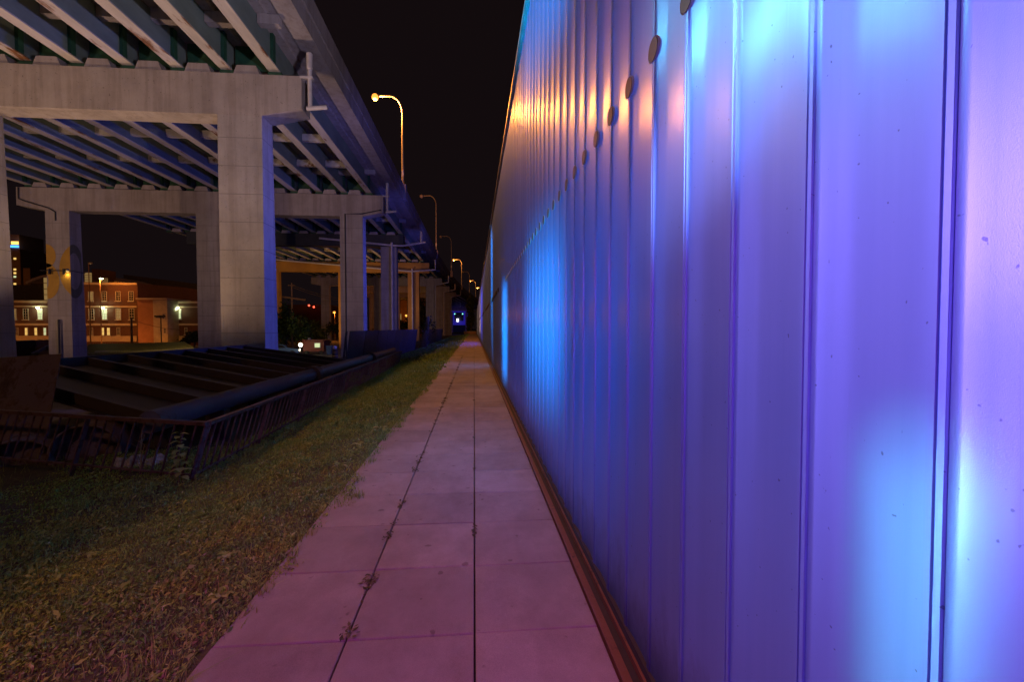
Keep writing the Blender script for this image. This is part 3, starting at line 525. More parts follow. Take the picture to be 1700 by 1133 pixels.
# ------------------------------------------------------------------ picket railing
C0 = Vector((-3.24, 5.79, 0.335)); A1 = Vector((-6.54, 6.87, 0.335)); A2 = C0 + (A1-C0)*2.2; B1 = Vector((-3.66, 23.4, 0.335))
fence = empty('picket_railing', None, 'low rusty picket railing leaning outward along the edge of the grass', 'railing')
LEAN = Vector((-0.16, -0.05, -0.66))
def rail_run(p, q, nb, step):
    d = (q-p); L = d.length; d.normalize(); per = L/nb
    b = MB(); b.bar(p, q, 0.06, 0.045); b.build('top_rail', M['rail'], fence)
    lo = LEAN*0.93; b = MB(); b.bar(p+lo, q+lo, 0.035, 0.02); b.build('bottom_rail', M['rail'], fence)
    for k in range(nb):
        b = MB(); m = int(per/step)
        for i in range(1, m):
            t = p + d*(k*per + per*i/m); b.bar(t + Vector((0,0,-0.02)), t + LEAN, 0.017, 0.017, d)
        b.build('picket_panel', M['rail'], fence)
    for k in range(nb+1):
        t = p + d*(k*per); b = MB(); b.bar(t - Vector((0,0,0.02)), t + LEAN*1.2, 0.055, 0.022, d); b.build('post', M['rail'], fence)
rail_run(C0, A2, 4, 0.155); rail_run(C0 + (B1-C0)*0.002, B1, 10, 0.165)

# ------------------------------------------------------------------ old steel structure behind the railing
def plat(x): return 0.2 + 0.083*(-4 - x)
plt = empty('steel_platform', None, 'large dark sloping steel deck with raised ribs behind the picket railing', 'steel deck')
XL, XR, SL = -10.3, -4.55, -0.58
def py(y, x): return y + SL*(x - XR)
def plate_poly(ya, yb, dz, th): 
    c = [(XR, py(ya, XR)), (XL, py(ya, XL)), (XL, py(yb, XL)), (XR, py(yb, XR))]
    return [(x, y_, plat(x)+dz) for x, y_ in c], [(x, y_, plat(x)+dz+th) for x, y_ in c]
b = MB(); lo, hi = plate_poly(6.9, 18.2, -0.24, 0.03); b.hexa(lo, hi); b.build('deck_plate', M['deckplate'], plt)
for k in range(9):
    b = MB(); ya = 6.95 + k*1.37; lo, hi = plate_poly(ya, ya+0.13, -0.20, 0.19); b.hexa(lo, hi); b.build('rib', M['rib'], plt)
b = MB(); a, c = Vector((XL, py(6.9, XL), plat(XL)-0.1)), Vector((XL, py(18.2, XL), plat(XL)-0.1)); b.bar(a, c, 0.12, 0.24); b.build('edge_beam', M['rib'], plt)
for k in range(4):
    b = MB(); b.box(XL+0.15, XL+0.4, 11+k*2.6, 11.25+k*2.6, -1.6, plat(XL)-0.26); b.build('support_post', M['deckplate'], plt)
    b = MB(); b.box(XR-0.5, XR-0.3, 7.6+k*3, 7.8+k*3, -1.2, plat(XR)-0.28); b.build('support_post', M['deckplate'], plt)
tb = empty('long_tube', None, 'long dark steel tube with two collars lying beside the ribbed deck', 'pipe')
b = MB(); b.tube([(-4.32,6.42,0.24), (-4.35,12.6,0.25), (-4.38,19.4,0.25), (-4.42,25.5,0.26)], 0.155, 20); b.build('tube_body', M['bluepipe'], tb)
for y_ in (12.55, 19.5):
    b = MB(); b.tube([(-4.35,y_,0.22), (-4.35,y_+0.30,0.22)], 0.25, 22); b.build('collar', M['deckplate'], tb)
for y_ in (8.0, 11.5, 15, 18.5, 22, 25):
    b = MB(); b.box(-4.5, -4.2, y_, y_+0.2, -0.9, 0.12); b.build('saddle', M['deckplate'], tb)
# rusty upright plate
pts = [onF(-90, 600, 7.9), onF(102, 588, 7.5), onF(72, 752, 7.0), onF(-110, 760, 7.4)]
b = MB(); b.prism(pts, (-0.02, 0.035, 0)); tag(b.build('rusty_plate', M['corten']), 'upright rusty brown steel plate standing beside the ribbed deck', 'steel plate')
def pipe_end(c, r, axis, label):
    e = empty('rusty_pipe', None, label, 'pipe'); ax = Vector(axis).normalized(); b = MB(); n = 30
    a = ax.cross(Vector((0,0,1))).normalized(); u2 = ax.cross(a)
    def rg(rr, s): return [Vector(c) + ax*s + (a*math.cos(t)+u2*math.sin(t))*rr for t in [2*math.pi*k/n for k in range(n)]]
    rs = [rg(r*0.93, 1.3), rg(r*0.93, 0), rg(r, 0), rg(r, 1.3)]; vs = [p for q in rs for p in q]
    b.add(vs, [(i*n+k, i*n+(k+1)%n, (i+1)*n+(k+1)%n, (i+1)*n+k) for i in range(3) for k in range(n)], True); b.build('shell', M['corten'], e)
    b = MB(); b.add(rg(r*0.925, 0.22), [tuple(range(n))]); b.build('inner_plate', M['corten'], e)
pipe_end(onF(141, 754, 6.95), 0.45, (-0.30,0.95,0), 'rusty open pipe end behind railing, closer to the pale stones')
pipe_end(onF(30, 786, 6.75), 0.50, (-0.45,0.9,0), 'rusty open pipe end behind railing, lower and wider one')
# pale stones
for k, (u, v, s) in enumerate(((222, 780, 0.21), (258, 786, 0.22), (240, 815, 0.17), (283, 792, 0.15))):
    c = onF(u, v, 6.35); b = MB(); b.ball((0,0,0), s*1.15, s*0.8, s*0.95, 14, 9)
    b.v = [tuple(np.array(p)*(1 + 0.18*math.sin(p[0]*31+k) + 0.15*math.sin(p[1]*27+p[2]*23+k*2))) for p in b.v]; b.sm = [False]*len(b.sm)
    o = b.build('stone', M['rubble']); o.location = c; tag(o, ('pale rough stone beside the pipes, topmost at the pile edge', 'pale rough stone in the middle of the pile behind the railing', 'pale low stone at the front of the pile in the grass', 'small pale stone of the pile next to the leafy weed')[k], 'stone', 'pale stones behind the railing')
# tall leafy weed
def leaf(b, base, d, L, W, droop=0.3, up=Vector((0,0,1))):
    d = Vector(d).normalized(); s = d.cross(up); s = s.normalized() if s.length > 1e-3 else Vector((1,0,0)); n = s.cross(d)
    p = Vector(base); pts = [(0.0,0.05),(0.25,0.8),(0.55,1.0),(0.8,0.6),(1.0,0.02)]; vs = []
    for t, q in pts:
        c = p + d*(L*t) - Vector((0,0,1))*(droop*L*t*t); vs += [c - s*W*q*0.5 + n*W*0.12*q, c, c + s*W*q*0.5 + n*W*0.12*q]
    fs = []
    for i in range(4): fs += [(3*i, 3*i+1, 3*i+4, 3*i+3), (3*i+1, 3*i+2, 3*i+5, 3*i+4)]
    b.add(vs, fs, True)
wd = empty('leafy_weed', None, 'tall leafy green weed growing against the railing near its corner', 'weed')
p0 = onF(297, 806, 5.35); b = MB(); b.tube([p0, p0+Vector((0.02,0,0.3)), p0+Vector((0.03,0.01,0.64))], [0.008,0.006,0.003], 6); b.build('stem', M['stem'], wd)
b = MB()
for k in range(26):
    h = 0.10 + 0.52*k/25; a = k*2.4 + random.uniform(-0.4, 0.4); leaf(b, p0+Vector((0.02,0,h)), (math.cos(a), math.sin(a)-0.3, 0.35), random.uniform(0.09,0.15)*(1.1-0.4*k/25), random.uniform(0.06,0.09), 0.5)
b.build('foliage', M['weedleaf'], wd)
wd = empty('dead_weed', None, 'withered brown weed stalk tangled in the pickets beside the stones', 'weed')
p0 = onF(236, 805, 5.75); b = MB()
for k in range(14):
    q = p0 + Vector((random.uniform(-.05,.05), 0, 0.1+0.045*k)); b.tube([p0+Vector((0,0,0.04*k)), q, q+Vector((random.uniform(-.12,.12), random.uniform(-.05,.05), random.uniform(0.0,.10)))], [0.004,0.003,0.0015], 5, False)
b.build('stalk', M['drygrass'], wd)
def plant(u, v, size, nl, label, wide=0.3, elev=0.6, m='leaf'):
    d = ray(u, v); zz = -0.05
    for _ in range(6): F = (zz - CAMZ)/d.z; p = Vector((0,0,CAMZ)) + d*F; zz = bank_z(p.x, p.y)
    e = empty('broadleaf_weed', None, label, 'weed', 'broad-leaved weeds in the grass', p); b = MB()
    for k in range(nl):
        a = 2*math.pi*k/nl*1.7 + random.uniform(-0.6, 0.6); el = (elev+0.5)*random.uniform(0.4, 1.7)
        leaf(b, (random.uniform(-.02,.02),random.uniform(-.02,.02),0.01), (math.cos(a), math.sin(a), el), size*random.uniform(0.45,1.0), size*wide*random.uniform(0.5,1.0), 0.7)
    b.build('foliage', M[m], e)
plant(362, 1000, 0.15, 9, 'upright broad-leaved weed beside the paving, third slab row up', 0.3, 1.2)
plant(378, 925, 0.11, 8, 'low round-leaved weed cluster in the grass near the nearest slabs', 0.6, 0.35)
plant(562, 778, 0.19, 9, 'spiky broad-leaved weed at the paving edge beyond the railing corner', 0.22, 1.0)
plant(505, 832, 0.14, 8, 'pointed-leaf weed at the grass edge, between two other weeds', 0.25, 1.2)
plant(632, 716, 0.30, 12, 'large bushy weed overhanging the path edge', 0.3, 0.7)
plant(594, 742, 0.22, 9, 'low weed just before the bushy one at the path edge', 0.3, 0.6)
plant(150, 925, 0.10, 8, 'small pale clover clump in the dark grass below the railing', 0.6, 0.3)
plant(60, 1075, 0.10, 9, 'small leafy clump in the grass at the bottom corner', 0.6, 0.4)
plant(300, 1050, 0.08, 7, 'tiny leafy weed in the grass before the slab edge', 0.5, 0.4)

# leaning steel screens
def screen(y0, y1, x0, n, label, h=1.15, zb=0.22):
    e = empty('steel_screen', None, label, 'steel screen', 'leaning steel screens along the bank'); st = (y1-y0)/n
    for k in range(n):
        ya, yb = y0+st*k, y0+st*(k+0.955); z0 = zb + 0.05*k*0; b = MB()
        b.hexa([(x0,ya,z0-0.7),(x0+0.03,ya,z0-0.7),(x0+0.03,yb,z0-0.7),(x0,yb,z0-0.7)], [(x0+0.22,ya+0.1,z0+h),(x0+0.25,ya+0.1,z0+h),(x0+0.25,yb+0.1,z0+h),(x0+0.22,yb+0.1,z0+h)])
        b.build('screen_panel', M['screen'], e)
    for k in range(n+1):
        b = MB(); b.bar((x0-0.12,y0+st*k-0.06,-0.8), (x0+0.10,y0+st*k+0.04,zb+h-0.02), 0.08, 0.08); b.build('frame_post', M['rail'], e)
screen(19.8, 43, -5.5, 8, 'leaning dark blue steel screen of eight panels past the ribbed deck')
screen(46, 74, -5.2, 8, 'leaning steel screen beyond the dark trunk, smaller and farther one')

# ------------------------------------------------------------------ trees
def crown(name, c, rx, ry, rz, n, size, m, parent, clumps=9, seed=1):
    g = np.random.default_rng(seed); cc = g.normal(0, 0.42, (clumps, 3))*np.array([rx, ry, rz]); k = g.integers(0, clumps, n)
    p = cc[k] + g.normal(0, 0.20, (n, 3))*np.array([rx, ry, rz]) + np.array(c)
    d = g.normal(0, 1, (n, 3)); d /= np.linalg.norm(d, axis=1)[:, None]; e = np.cross(d, g.normal(0, 1, (n, 3))); e /= np.linalg.norm(e, axis=1)[:, None]
    s = (size*g.uniform(0.5, 1.4, n))[:, None]
    V = np.stack([p-d*s, p+e*s*0.5, p+d*s, p-e*s*0.5], 1).reshape(-1, 3)
    return quads(name, V, np.arange(len(V)).reshape(-1, 4), m, parent)
def tree(c, h, rx, rz, label, m='darkleaf', n=2600, size=0.28, seed=1, trunk=0.18, group=None):
    e = empty('tree', None, label, 'tree', group); c = Vector(c); b = MB()
    b.tube([c, c+Vector((0.1,0,h*0.4)), c+Vector((0,0.1,h*0.85))], [trunk, trunk*0.75, trunk*0.2], 8)
    for k in range(5):
        a = k*1.9; q = c+Vector((0,0,h*(0.35+0.08*k))); b.tube([q, q+Vector((math.cos(a)*rx*0.35, math.sin(a)*rx*0.35, rz*0.3)), q+Vector((math.cos(a)*rx*0.7, math.sin(a)*rx*0.7, rz*0.55))], [trunk*0.5, trunk*0.3, 0.02], 6)
    b.build('trunk', M['bark'], e); crown('crown', c+Vector((0,0,h*0.7)), rx, rx, rz, n, size, M[m], e, 10, seed)
def at_ground(u, F): p = onF(u, 545, F); return Vector((p.x, p.y, -2.0))
tree(at_ground(474, 66), 5.0, 2.0, 3.2, 'yellow-green leafy tree lit beside the nearest big pier column', 'litleaf', 3200, 0.20, 3)
tree(at_ground(508, 84), 5.2, 3.4, 3.0, 'dark bushy tree behind the red food kiosk', 'darkleaf', 3000, 0.3, 5)
tree(at_ground(572, 100), 4.6, 3.0, 2.6, 'dark bushy tree below the twin orange lamps', 'darkleaf', 2400, 0.3, 6)
tree(at_ground(322, 84), 2.2, 1.6, 1.1, 'low dark bush beside the brick building wing', 'darkleaf', 2200, 0.3, 8)
tree(Vector((-0.9, 126, -0.5)), 7.5, 1.3, 4.2, 'dark narrow tree between the wall end and the stage opening', 'darkleaf', 5200, 0.34, 9, 0.3)
tree(Vector((-15.5, 150, -1.5)), 12, 4.5, 6.0, 'dark tree mass before the stage under the far bridge', 'darkleaf', 5200, 0.4, 10, 0.3)
tree(at_ground(652, 140), 5.0, 5.0, 2.8, 'dark bush mass before the orange-lit facade', 'darkleaf', 2800, 0.4, 12)
# leaning trunk post at the far end of the screens
c = Vector((-5.0, 45, -0.5)); e = empty('tree_stump', None, 'dark leaning bare trunk standing between the two steel screens', 'tree stump')
b = MB(); b.tube([c, c+Vector((0.15,0,0.9)), c+Vector((0.45,0,2.2)), c+Vector((0.5,0,3.1))], [0.42, 0.32, 0.24, 0.16], 9); b.build('trunk', M['bark'], e)
crown('twigs', c+Vector((0.4,0,2.3)), 0.5, 0.5, 1.6, 300, 0.10, M['darkleaf'], e, 5, 3)

# ------------------------------------------------------------------ brick building across the car park
BY = 95.0
def wpos(u, v, Y=BY): p = onY(u, v, Y); return p.x, p.z
def wblock(b, u0, v0, u1, v1, Y=BY, depth=12, off=0.0, zb=-2.0):
    x0, z0 = wpos(u0, v0, Y); x1, z1 = wpos(u1, v1, Y); b.box(min(x0,x1), max(x0,x1), Y-off, Y+depth, zb if v1 is None else z1, z0)
bb = empty('brick_building', None, 'long red brick building with stone bands and sash windows across the car park', 'building')
b = MB(); x0, _ = wpos(-60, 500); x1, z1 = wpos(80, 500); b.box(x0, x1, BY, BY+14, -2.0, z1)
x2, z2 = wpos(228, 470); b.box(x1+0.003, x2, BY, BY+14, -2.0, z2)
x3, z3 = wpos(345, 502); x4, _ = wpos(278, 502); b.box(x4, x3, BY+0.4, BY+12, -2.0, z3); b.build('brick_wall', M['brick'], bb)
b = MB()
def band(u0, u1, v, th, Y=BY):
    xa, z = wpos(u0, v, Y); xb, _ = wpos(u1, v, Y); b.box(xa, xb, Y-0.18, Y-0.003, z-th/2, z+th/2)
band(-60, 80, 500.5, 0.45); band(80.6, 228, 470.5, 0.42); band(-60, 228, 508.5, 0.30); band(-60, 228, 539, 0.42); band(278.5, 345, 502, 0.35, BY+0.4); band(278.5, 345, 510, 0.25, BY+0.4); band(278.5, 345, 539, 0.35, BY+0.4)
band(80, 228, 563, 1.1); band(-60, 80, 562, 0.9); band(278.5, 345, 562, 0.9, BY+0.4)
b.build('stone_band', M['stone'], bb)
def window(u, v0, v1, wpx, pane, Y=BY, rows_=4, parent=None):
    xa, z1 = wpos(u-wpx/2, v0, Y); xb, z0 = wpos(u+wpx/2, v1, Y); f = MB(); t = 0.09; d = 0.10
    f.box(xa, xa+t, Y-d, Y-0.002, z0, z1); f.box(xb-t, xb, Y-d, Y-0.002, z0, z1); f.box(xa+t+.001, xb-t-.001, Y-d, Y-0.002, z1-t, z1); f.box(xa+t+.001, xb-t-.001, Y-d, Y-0.002, z0, z0+t)
    for k in range(1, rows_): z = z0 + (z1-z0)*k/rows_; f.box(xa+t+.001, xb-t-.001, Y-0.07, Y-0.03, z-0.03, z+0.03)
    xm = (xa+xb)/2; f.box(xm-0.025, xm+0.025, Y-0.068, Y-0.032, z0+t+.001, z1-t-.001)
    f.box(xa-0.12, xb+0.12, Y-0.22, Y-d-0.003, z0-0.16, z0-0.003)
    wn = f.build('window', M['frame'], parent or bb); p = MB(); p.box(xa+t+.002, xb-t-.002, Y-0.025, Y-0.006, z0+t+.002, z1-t-.002); p.build('pane', M[pane], wn)
for u, pn in ((3,'glassdark'),(23,'dimpane'),(43,'glassdark'),(67,'coolpane'),(98,'glassdark'),(122,'glassdark'),(152,'glassdark'),(174,'coolpane'),(197,'dimpane'),(219,'glassdark')): window(u, 512.5, 531, 9.5, pn)
for u, pn in ((98,'glassdark'),(122,'glassdark'),(151,'dimpane'),(173.5,'glassdark'),(196.5,'glassdark'),(218,'glassdark')): window(u, 484, 500, 9, pn)
for u, pn in ((28,'glassdark'),(44,'litpane'),(60,'litpane'),(75,'coolpane'),(100,'litpane'),(152,'glassdark'),(171,'litpane'),(180.5,'litpane'),(197,'glassdark')): window(u, 544, 557.5, 6, pn, rows_=2)
window(297, 513, 530, 9, 'coolpane', BY+0.4); window(289, 544, 556, 5, 'glassdark', BY+0.4, 2); window(309, 544, 556, 5, 'glassdark', BY+0.4, 2)
for u, Y in ((66, BY), (174, BY), (297, BY+0.4)):
    x, z = wpos(u, 511.5, Y); b = MB(); b.ball((x, Y-0.45, z), 0.24, 0.24, 0.14); b.build('wall_lamp', M['coollamp'], bb)
    lamp('wall_lamp_light', 'POINT', (x, Y-0.8, z-0.3), 90, (0.85,1.0,0.55), 0.1)
# stair tower
st = empty('stair_tower', None, 'tan and pale block tower projecting from the brick building', 'tower block')
xa, z = wpos(228, 498, BY-3); xb, _ = wpos(254, 498, BY-3); xc, _ = wpos(277.5, 498, BY-3)
b = MB(); b.box(xa, xb, BY-3, BY+4, -2, z); b.build('tan_wall', M['stucco'], st)
b = MB(); b.box(xb+0.003, xc, BY-3.05, BY+4, -2, z-0.05); b.build('pale_wall', M['pale'], st)
b = MB(); b.box(xa-0.1, xc+0.1, BY-3.3, BY+4.2, z+0.003, z+0.35); b.build('roof_edge', M['stone'], st)
window(272, 521, 530, 5, 'glassdark', BY-3.05, 2, st); window(274, 545, 554, 5, 'glassdark', BY-3.05, 2, st)
# barrel-roofed hall behind
hb = empty('barrel_roof_hall', None, 'dark hall with shallow curved roof edges and lit clerestory behind the brick building', 'building')
HY = 112.0
def arch(us, Y, t):
    b = MB()
    for (ua, va), (ub, vb) in zip(us[:-1], us[1:]):
        a, c = onY(ua, va, Y), onY(ub, vb, Y); b.hexa([(a.x,Y-0.5,a.z-t),(c.x,Y-0.5,c.z-t),(c.x,Y+14,c.z-t),(a.x,Y+14,a.z-t)], [(a.x,Y-0.5,a.z),(c.x,Y-0.5,c.z),(c.x,Y+14,c.z),(a.x,Y+14,a.z)])
    return b
arch([(46,468),(58,462.5),(72,458),(90,454.5),(112,453),(140,454),(160,457),(176,461.5),(192,466),(212,471)], HY, 0.6).build('curved_roof', M['stone'], hb)
b = MB(); xa, z = wpos(46, 471, HY); xb, _ = wpos(330, 470, HY); b.box(xa, wpos(228,470,HY)[0], HY+0.5, HY+13, -2, z); b.build('hall_wall', M['brick'], hb)
b = MB(); xa, z = wpos(18, 473, HY-4); xb, _ = wpos(73, 473, HY-4); b.box(xa, xb, HY-4, HY+3, -2, z); b.build('side_block', M['roofdark'], hb)
for (u, v0, v1, wp) in ((76.5, 461, 499, 7), (146.5, 453, 469, 11), (172, 462, 469, 13)):
    xa, z1 = wpos(u-wp/2, v0, HY-4.2); xb, z0 = wpos(u+wp/2, v1, HY-4.2); b = MB(); b.box(xa, xb, HY-4.3, HY-4.1, z0, z1); wn = b.build('clerestory_window', M['dimpane'], hb)
    b = MB()
    for k in range(5): zz = z0+(z1-z0)*k/4; b.box(xa-0.1, xb+0.1, HY-4.42, HY-4.31, zz-0.07, zz+0.07)
    b.build('frame', M['frame'], wn)
b = MB(); xa, z1 = wpos(152, 447, HY-4.5); xb, z0 = wpos(166, 470, HY-4.5); b.box(xa, xb, HY-4.5, HY, z0, z1); b.build('chimney', M['brick'], hb)
b = MB(); xa, z1 = wpos(219, 470, BY+6); xb, zb_ = wpos(275, 478, BY+14); b.prism([(xa, BY+6, z1), (xb, BY+14, zb_), (xb, BY+14, -2), (xa, BY+6, -2)], (4, 10, 0)); b.build('side_wing', M['brick'], hb)
b = MB(); xa, z1 = wpos(205, 456, HY+16); xb, zb_ = wpos(330, 472, HY+16); b.prism([(xa, HY+16, z1), (xb, HY+16, zb_), (xb, HY+16, -2), (xa, HY+16, -2)], (0, 12, 0)); b.build('rear_roof', M['roofdark'], hb)
# tower far away
tw = empty('high_rise', None, 'distant high-rise tower with lit windows and a blue neon band', 'skyscraper'); TY = 420.0
b = MB(); xa, z1 = wpos(-20, 413, TY); xb, _ = wpos(33, 413, TY); b.box(xa, xb, TY, TY+30, -2, z1); xm, z2 = wpos(24, 388, TY); b.box(xa, xm, TY+4, TY+26, z1+0.01, z2); xd, z3 = wpos(46, 445, TY); b.box(xb+0.01, xd, TY+2, TY+28, -2, z3); b.build('tower_wall', M['tower'], tw)
b = MB(); xc, zc = wpos(31.5, 408, TY); b.box(wpos(13,406,TY)[0], xc, TY-0.6, TY-0.1, wpos(13,411,TY)[1], wpos(13,407.5,TY)[1]); b.build('neon_band', M['bluestrip'], tw)
b = MB(); b.box(wpos(19,400,TY)[0], wpos(31,400,TY)[0], TY-0.4, TY-0.1, wpos(19,406,TY)[1], wpos(19,401,TY)[1]); b.build('sign', M['sign'], tw)
for k in range(12):
    for j, u in enumerate((15, 19, 25, 30)):
        if (k*7 + j*5 + k*j) % 4 == 0 or (j == 2 and 5 <= k <= 10 and k % 2):
            v = 417 + k*6; b = MB(); xx, zz = wpos(u, v, TY); b.box(xx-0.9, xx+0.9, TY-0.3, TY-0.05, zz-1.1, zz+0.4); b.build('window', M['litpane'] if (k+j) % 3 else M['coolpane'], tw)

# shed, container and small roofs before it
sh = empty('metal_roof_shed', None, 'long low shed with olive ribbed metal roof before the brick building', 'shed')
p = [onY(141, 588, 50), onY(321, 578, 50), onY(305, 568.5, 57), onY(147, 571.5, 57)]
b = MB(); b.hexa([q - Vector((0,0,0.12)) for q in p], p)
for k in range(41):
    t = k/40; a, c = p[0].lerp(p[1], t), p[3].lerp(p[2], t); b.bar(a+Vector((0,0,0.03)), c+Vector((0,0,0.03)), 0.07, 0.05)
b.build('roof', M['metalroof'], sh)
b = MB(); b.box(p[0].x+0.5, p[1].x-0.5, 50.6, 56.4, -2.2, p[1].z-0.3); b.build('shed_wall', M['pale'], sh)
ct = empty('shipping_container', None, 'dark brown container beside the big pier columns', 'container')
xa, z1 = wpos(20, 566, 62); xb, _ = wpos(60, 566, 62); b = MB(); b.box(xa, xb, 62, 66, -2, z1); b.build('container_body', M['crate'], ct)
b = MB()
for k in range(9): x = xa + (xb-xa)*(k+0.5)/9; b.box(x-0.07, x+0.07, 61.95, 61.998, -1.8, z1-0.15)
b.build('container_rib', M['crate'], ct)
gs = empty('gable_shed', None, 'small pale gabled shed next to the brown container', 'shed')
xa, z1 = wpos(61, 575, 60); xb, _ = wpos(90, 575, 60); xm = xb-0.5; b = MB(); b.box(xa, xb, 60.2, 64, -2, z1-0.2); b.build('shed_wall', M['amberwall'], gs)
zr = wpos(84, 576, 59.5)[1]; b = MB(); b.prism([(xa-0.3, 59.6, -1.7), (xm, 59.6, zr), (xm+2.2, 59.6, -1.7), (xm+2.2, 59.6, -1.55), (xm, 59.6, zr+0.18), (xa-0.3, 59.6, -1.52)], (0, 5, 0)); b.build('roof', M['pale'], gs)

# yard lights and poles
def yard_lamp(u, vtop, F, lit, label, head=0.35, power=600, colr=SODIUM, glowm='coollamp'):
    p = onF(u, vtop, F); e = empty('yard_lamp', None, label, 'lamp post', 'yard lamp posts'); b = MB(); b.tube([(p.x, p.y, -2), (p.x, p.y, p.z)], [0.1, 0.06], 8); b.build('pole', M['wood'], e)
    b = MB(); b.ball((p.x+head, p.y-0.1, p.z), head, 0.25, 0.16); h = b.build('lamp_head', M['lamphead'], e)
    b = MB(); b.ball((p.x+head, p.y-0.16, p.z-0.1), head*0.8, 0.22, 0.12); b.build('lens', M[glowm] if lit else M['offlens'], h)
    if lit: lamp('yard_lamp_light', 'SPOT', (p.x+head, p.y-0.4, p.z-0.35), power, colr, 0.15, (p.x+head, p.y+6, p.z-6), 150)
yard_lamp(147, 437, 75, False, 'tall thin unlit floodlight pole before the brick building')
yard_lamp(113, 449, 37.2, True, 'small lit lamp in front of the mural column', 0.16, 14, (1.0,0.7,0.3), 'litpane')
yard_lamp(166, 462, 84, True, 'lit lamp at the chimney above the brick building roofline', 0.35, 1500, SODIUM)
p = onF(267, 528, 80); e = empty('twin_lamp_post', None, 'dark twin-headed lamp post before the pale tower wall', 'lamp post'); b = MB(); b.tube([(p.x,p.y,-2),(p.x,p.y,p.z)], 0.09, 8); b.build('pole', M['wire'], e)
b = MB(); b.box(p.x-0.8, p.x+0.5, p.y-0.1, p.y+0.1, p.z, p.z+0.12)
for dx in (-0.9, -0.45, 0.25): b.box(p.x+dx, p.x+dx+0.4, p.y-0.3, p.y+0.2, p.z+0.13, p.z+0.42)
b.build('lamp_head', M['wire'], e)
for u_ in (20, 45, 120, 160, 200, 235, 300):  # unseen sodium fills added to brighten the brick facade
    x_ = onF(u_, 540, 88).x; lamp('facade_sodium_fill', 'SPOT', (x_, 88, -0.9), 260, SODIUM, 0.3, (x_, 95, -0.2), 150, 0.5)
    if u_ in (45, 200, 300): lamp('facade_sodium_fill', 'SPOT', (x_, 72, 5.5), 650, SODIUM, 0.3, (x_, 100, 4), 130)
def utility(u, vtop, F, label, arm=None, low=None):
    p = onF(u, vtop, F); e = empty('utility_pole', None, label, 'utility pole'); b = MB(); b.tube([(p.x,p.y,-2),(p.x,p.y,p.z)], [0.18,0.12], 8); b.build('pole', M['wood'], e)
    if arm: z = p.z-0.45; b = MB(); b.box(p.x-arm, p.x+arm, p.y-0.22, p.y-0.13, z-0.07, z+0.07); b.build('crossarm', M['wood'], e)
    if low:
        q0, q1 = onF(low[0], low[1], F-0.6), onF(low[2], low[3], F-0.6); b = MB(); b.bar(q0, q1, 0.22, 0.28); b.build('boom', M['wood'], e)
    return p
pu = utility(484, 470, 80, 'wooden utility pole with a long orange-lit beam across it', 0.55, (458, 491.5, 507, 498.5))
pq = utility(218, 528, 70, 'plain wooden utility pole in front of the brick facade')
wr = empty('overhead_wires', None, 'thin overhead wires running from the utility pole behind the piers', 'wires'); 
for dz in (0.0, 0.35):
    b = MB(); a = pu + Vector((0.3,0,-0.45-dz)); c = onF(610, 499+dz*10, 95); b.tube([a.lerp(c, t) - Vector((0,0,3.0*t*(1-t))) for t in [k/12 for k in range(13)]], 0.035, 5); b.build('wire', M['wood'], wr)
b = MB(); a = onF(218, 531, 70); c = onF(300, 548, 70); b.tube([a.lerp(c, t) - Vector((0,0,1.2*t*(1-t))) for t in [k/10 for k in range(11)]], 0.03, 5); b.build('wire', M['wood'], wr)

# sodium lamps beyond the piers
for u, v, F, l in ((555, 519, 120, 'lit orange lamp post beyond, seen between the pale column and the pier'), (604, 517, 118, 'lit orange lamp post beyond, close beside the violet column face')):
    p = onF(u, v, F); e = empty('lamp_post', None, l, 'lamp post', 'orange lamp posts beyond the piers'); b = MB(); b.tube([(p.x,p.y+0.3,-2),(p.x,p.y+0.3,p.z+0.2),(p.x,p.y-0.2,p.z+0.35)], 0.09, 8); b.build('pole', M['wood'], e)
    b = MB(); b.ball(p, 0.34, 0.34, 0.3); b.build('lamp_head', M['sodium'], e)
    lamp('sodium_lamp_light', 'POINT', p - Vector((0,0.5,0.5)), 1200, SODIUM, 0.15)
# orange lit facade and red-lit roof in the distance
fa = empty('brick_warehouse', None, 'distant orange-lit warehouse seen between the far piers', 'building'); p = onF(628, 497, 190); q = onF(705, 497, 190)
b = MB(); b.box(p.x, q.x, p.y, p.y+12, -2, p.z); b.build('warehouse_wall', M['amberwall'], fa)
for k in range(6):
    b = MB(); x = p.x + 2 + k*3.0; b.box(x, x+1.4, p.y-0.1, p.y-0.01, 5, 7.4); b.build('window', M['glassdark'] if k % 2 else M['dimpane'], fa)
lamp('warehouse_fill', 'POINT', (p.x+10, p.y-10, 7), 700, SODIUM, 0.3)  # added to light the warehouse front, no fixture
fb = empty('low_roof_building', None, 'distant low dark building with two red roof lights', 'building'); p = onF(462, 506, 170); q = onF(545, 506, 170)
b = MB(); b.box(p.x, q.x, p.y, p.y+14, -2, p.z); b.build('building_wall', M['brick'], fb)
for u in (513, 521):
    c = onF(u, 507.5 if u < 515 else 510, 168); b = MB(); b.ball(c, 0.35, 0.35, 0.35); b.build('roof_light', M['redlight'], fb)

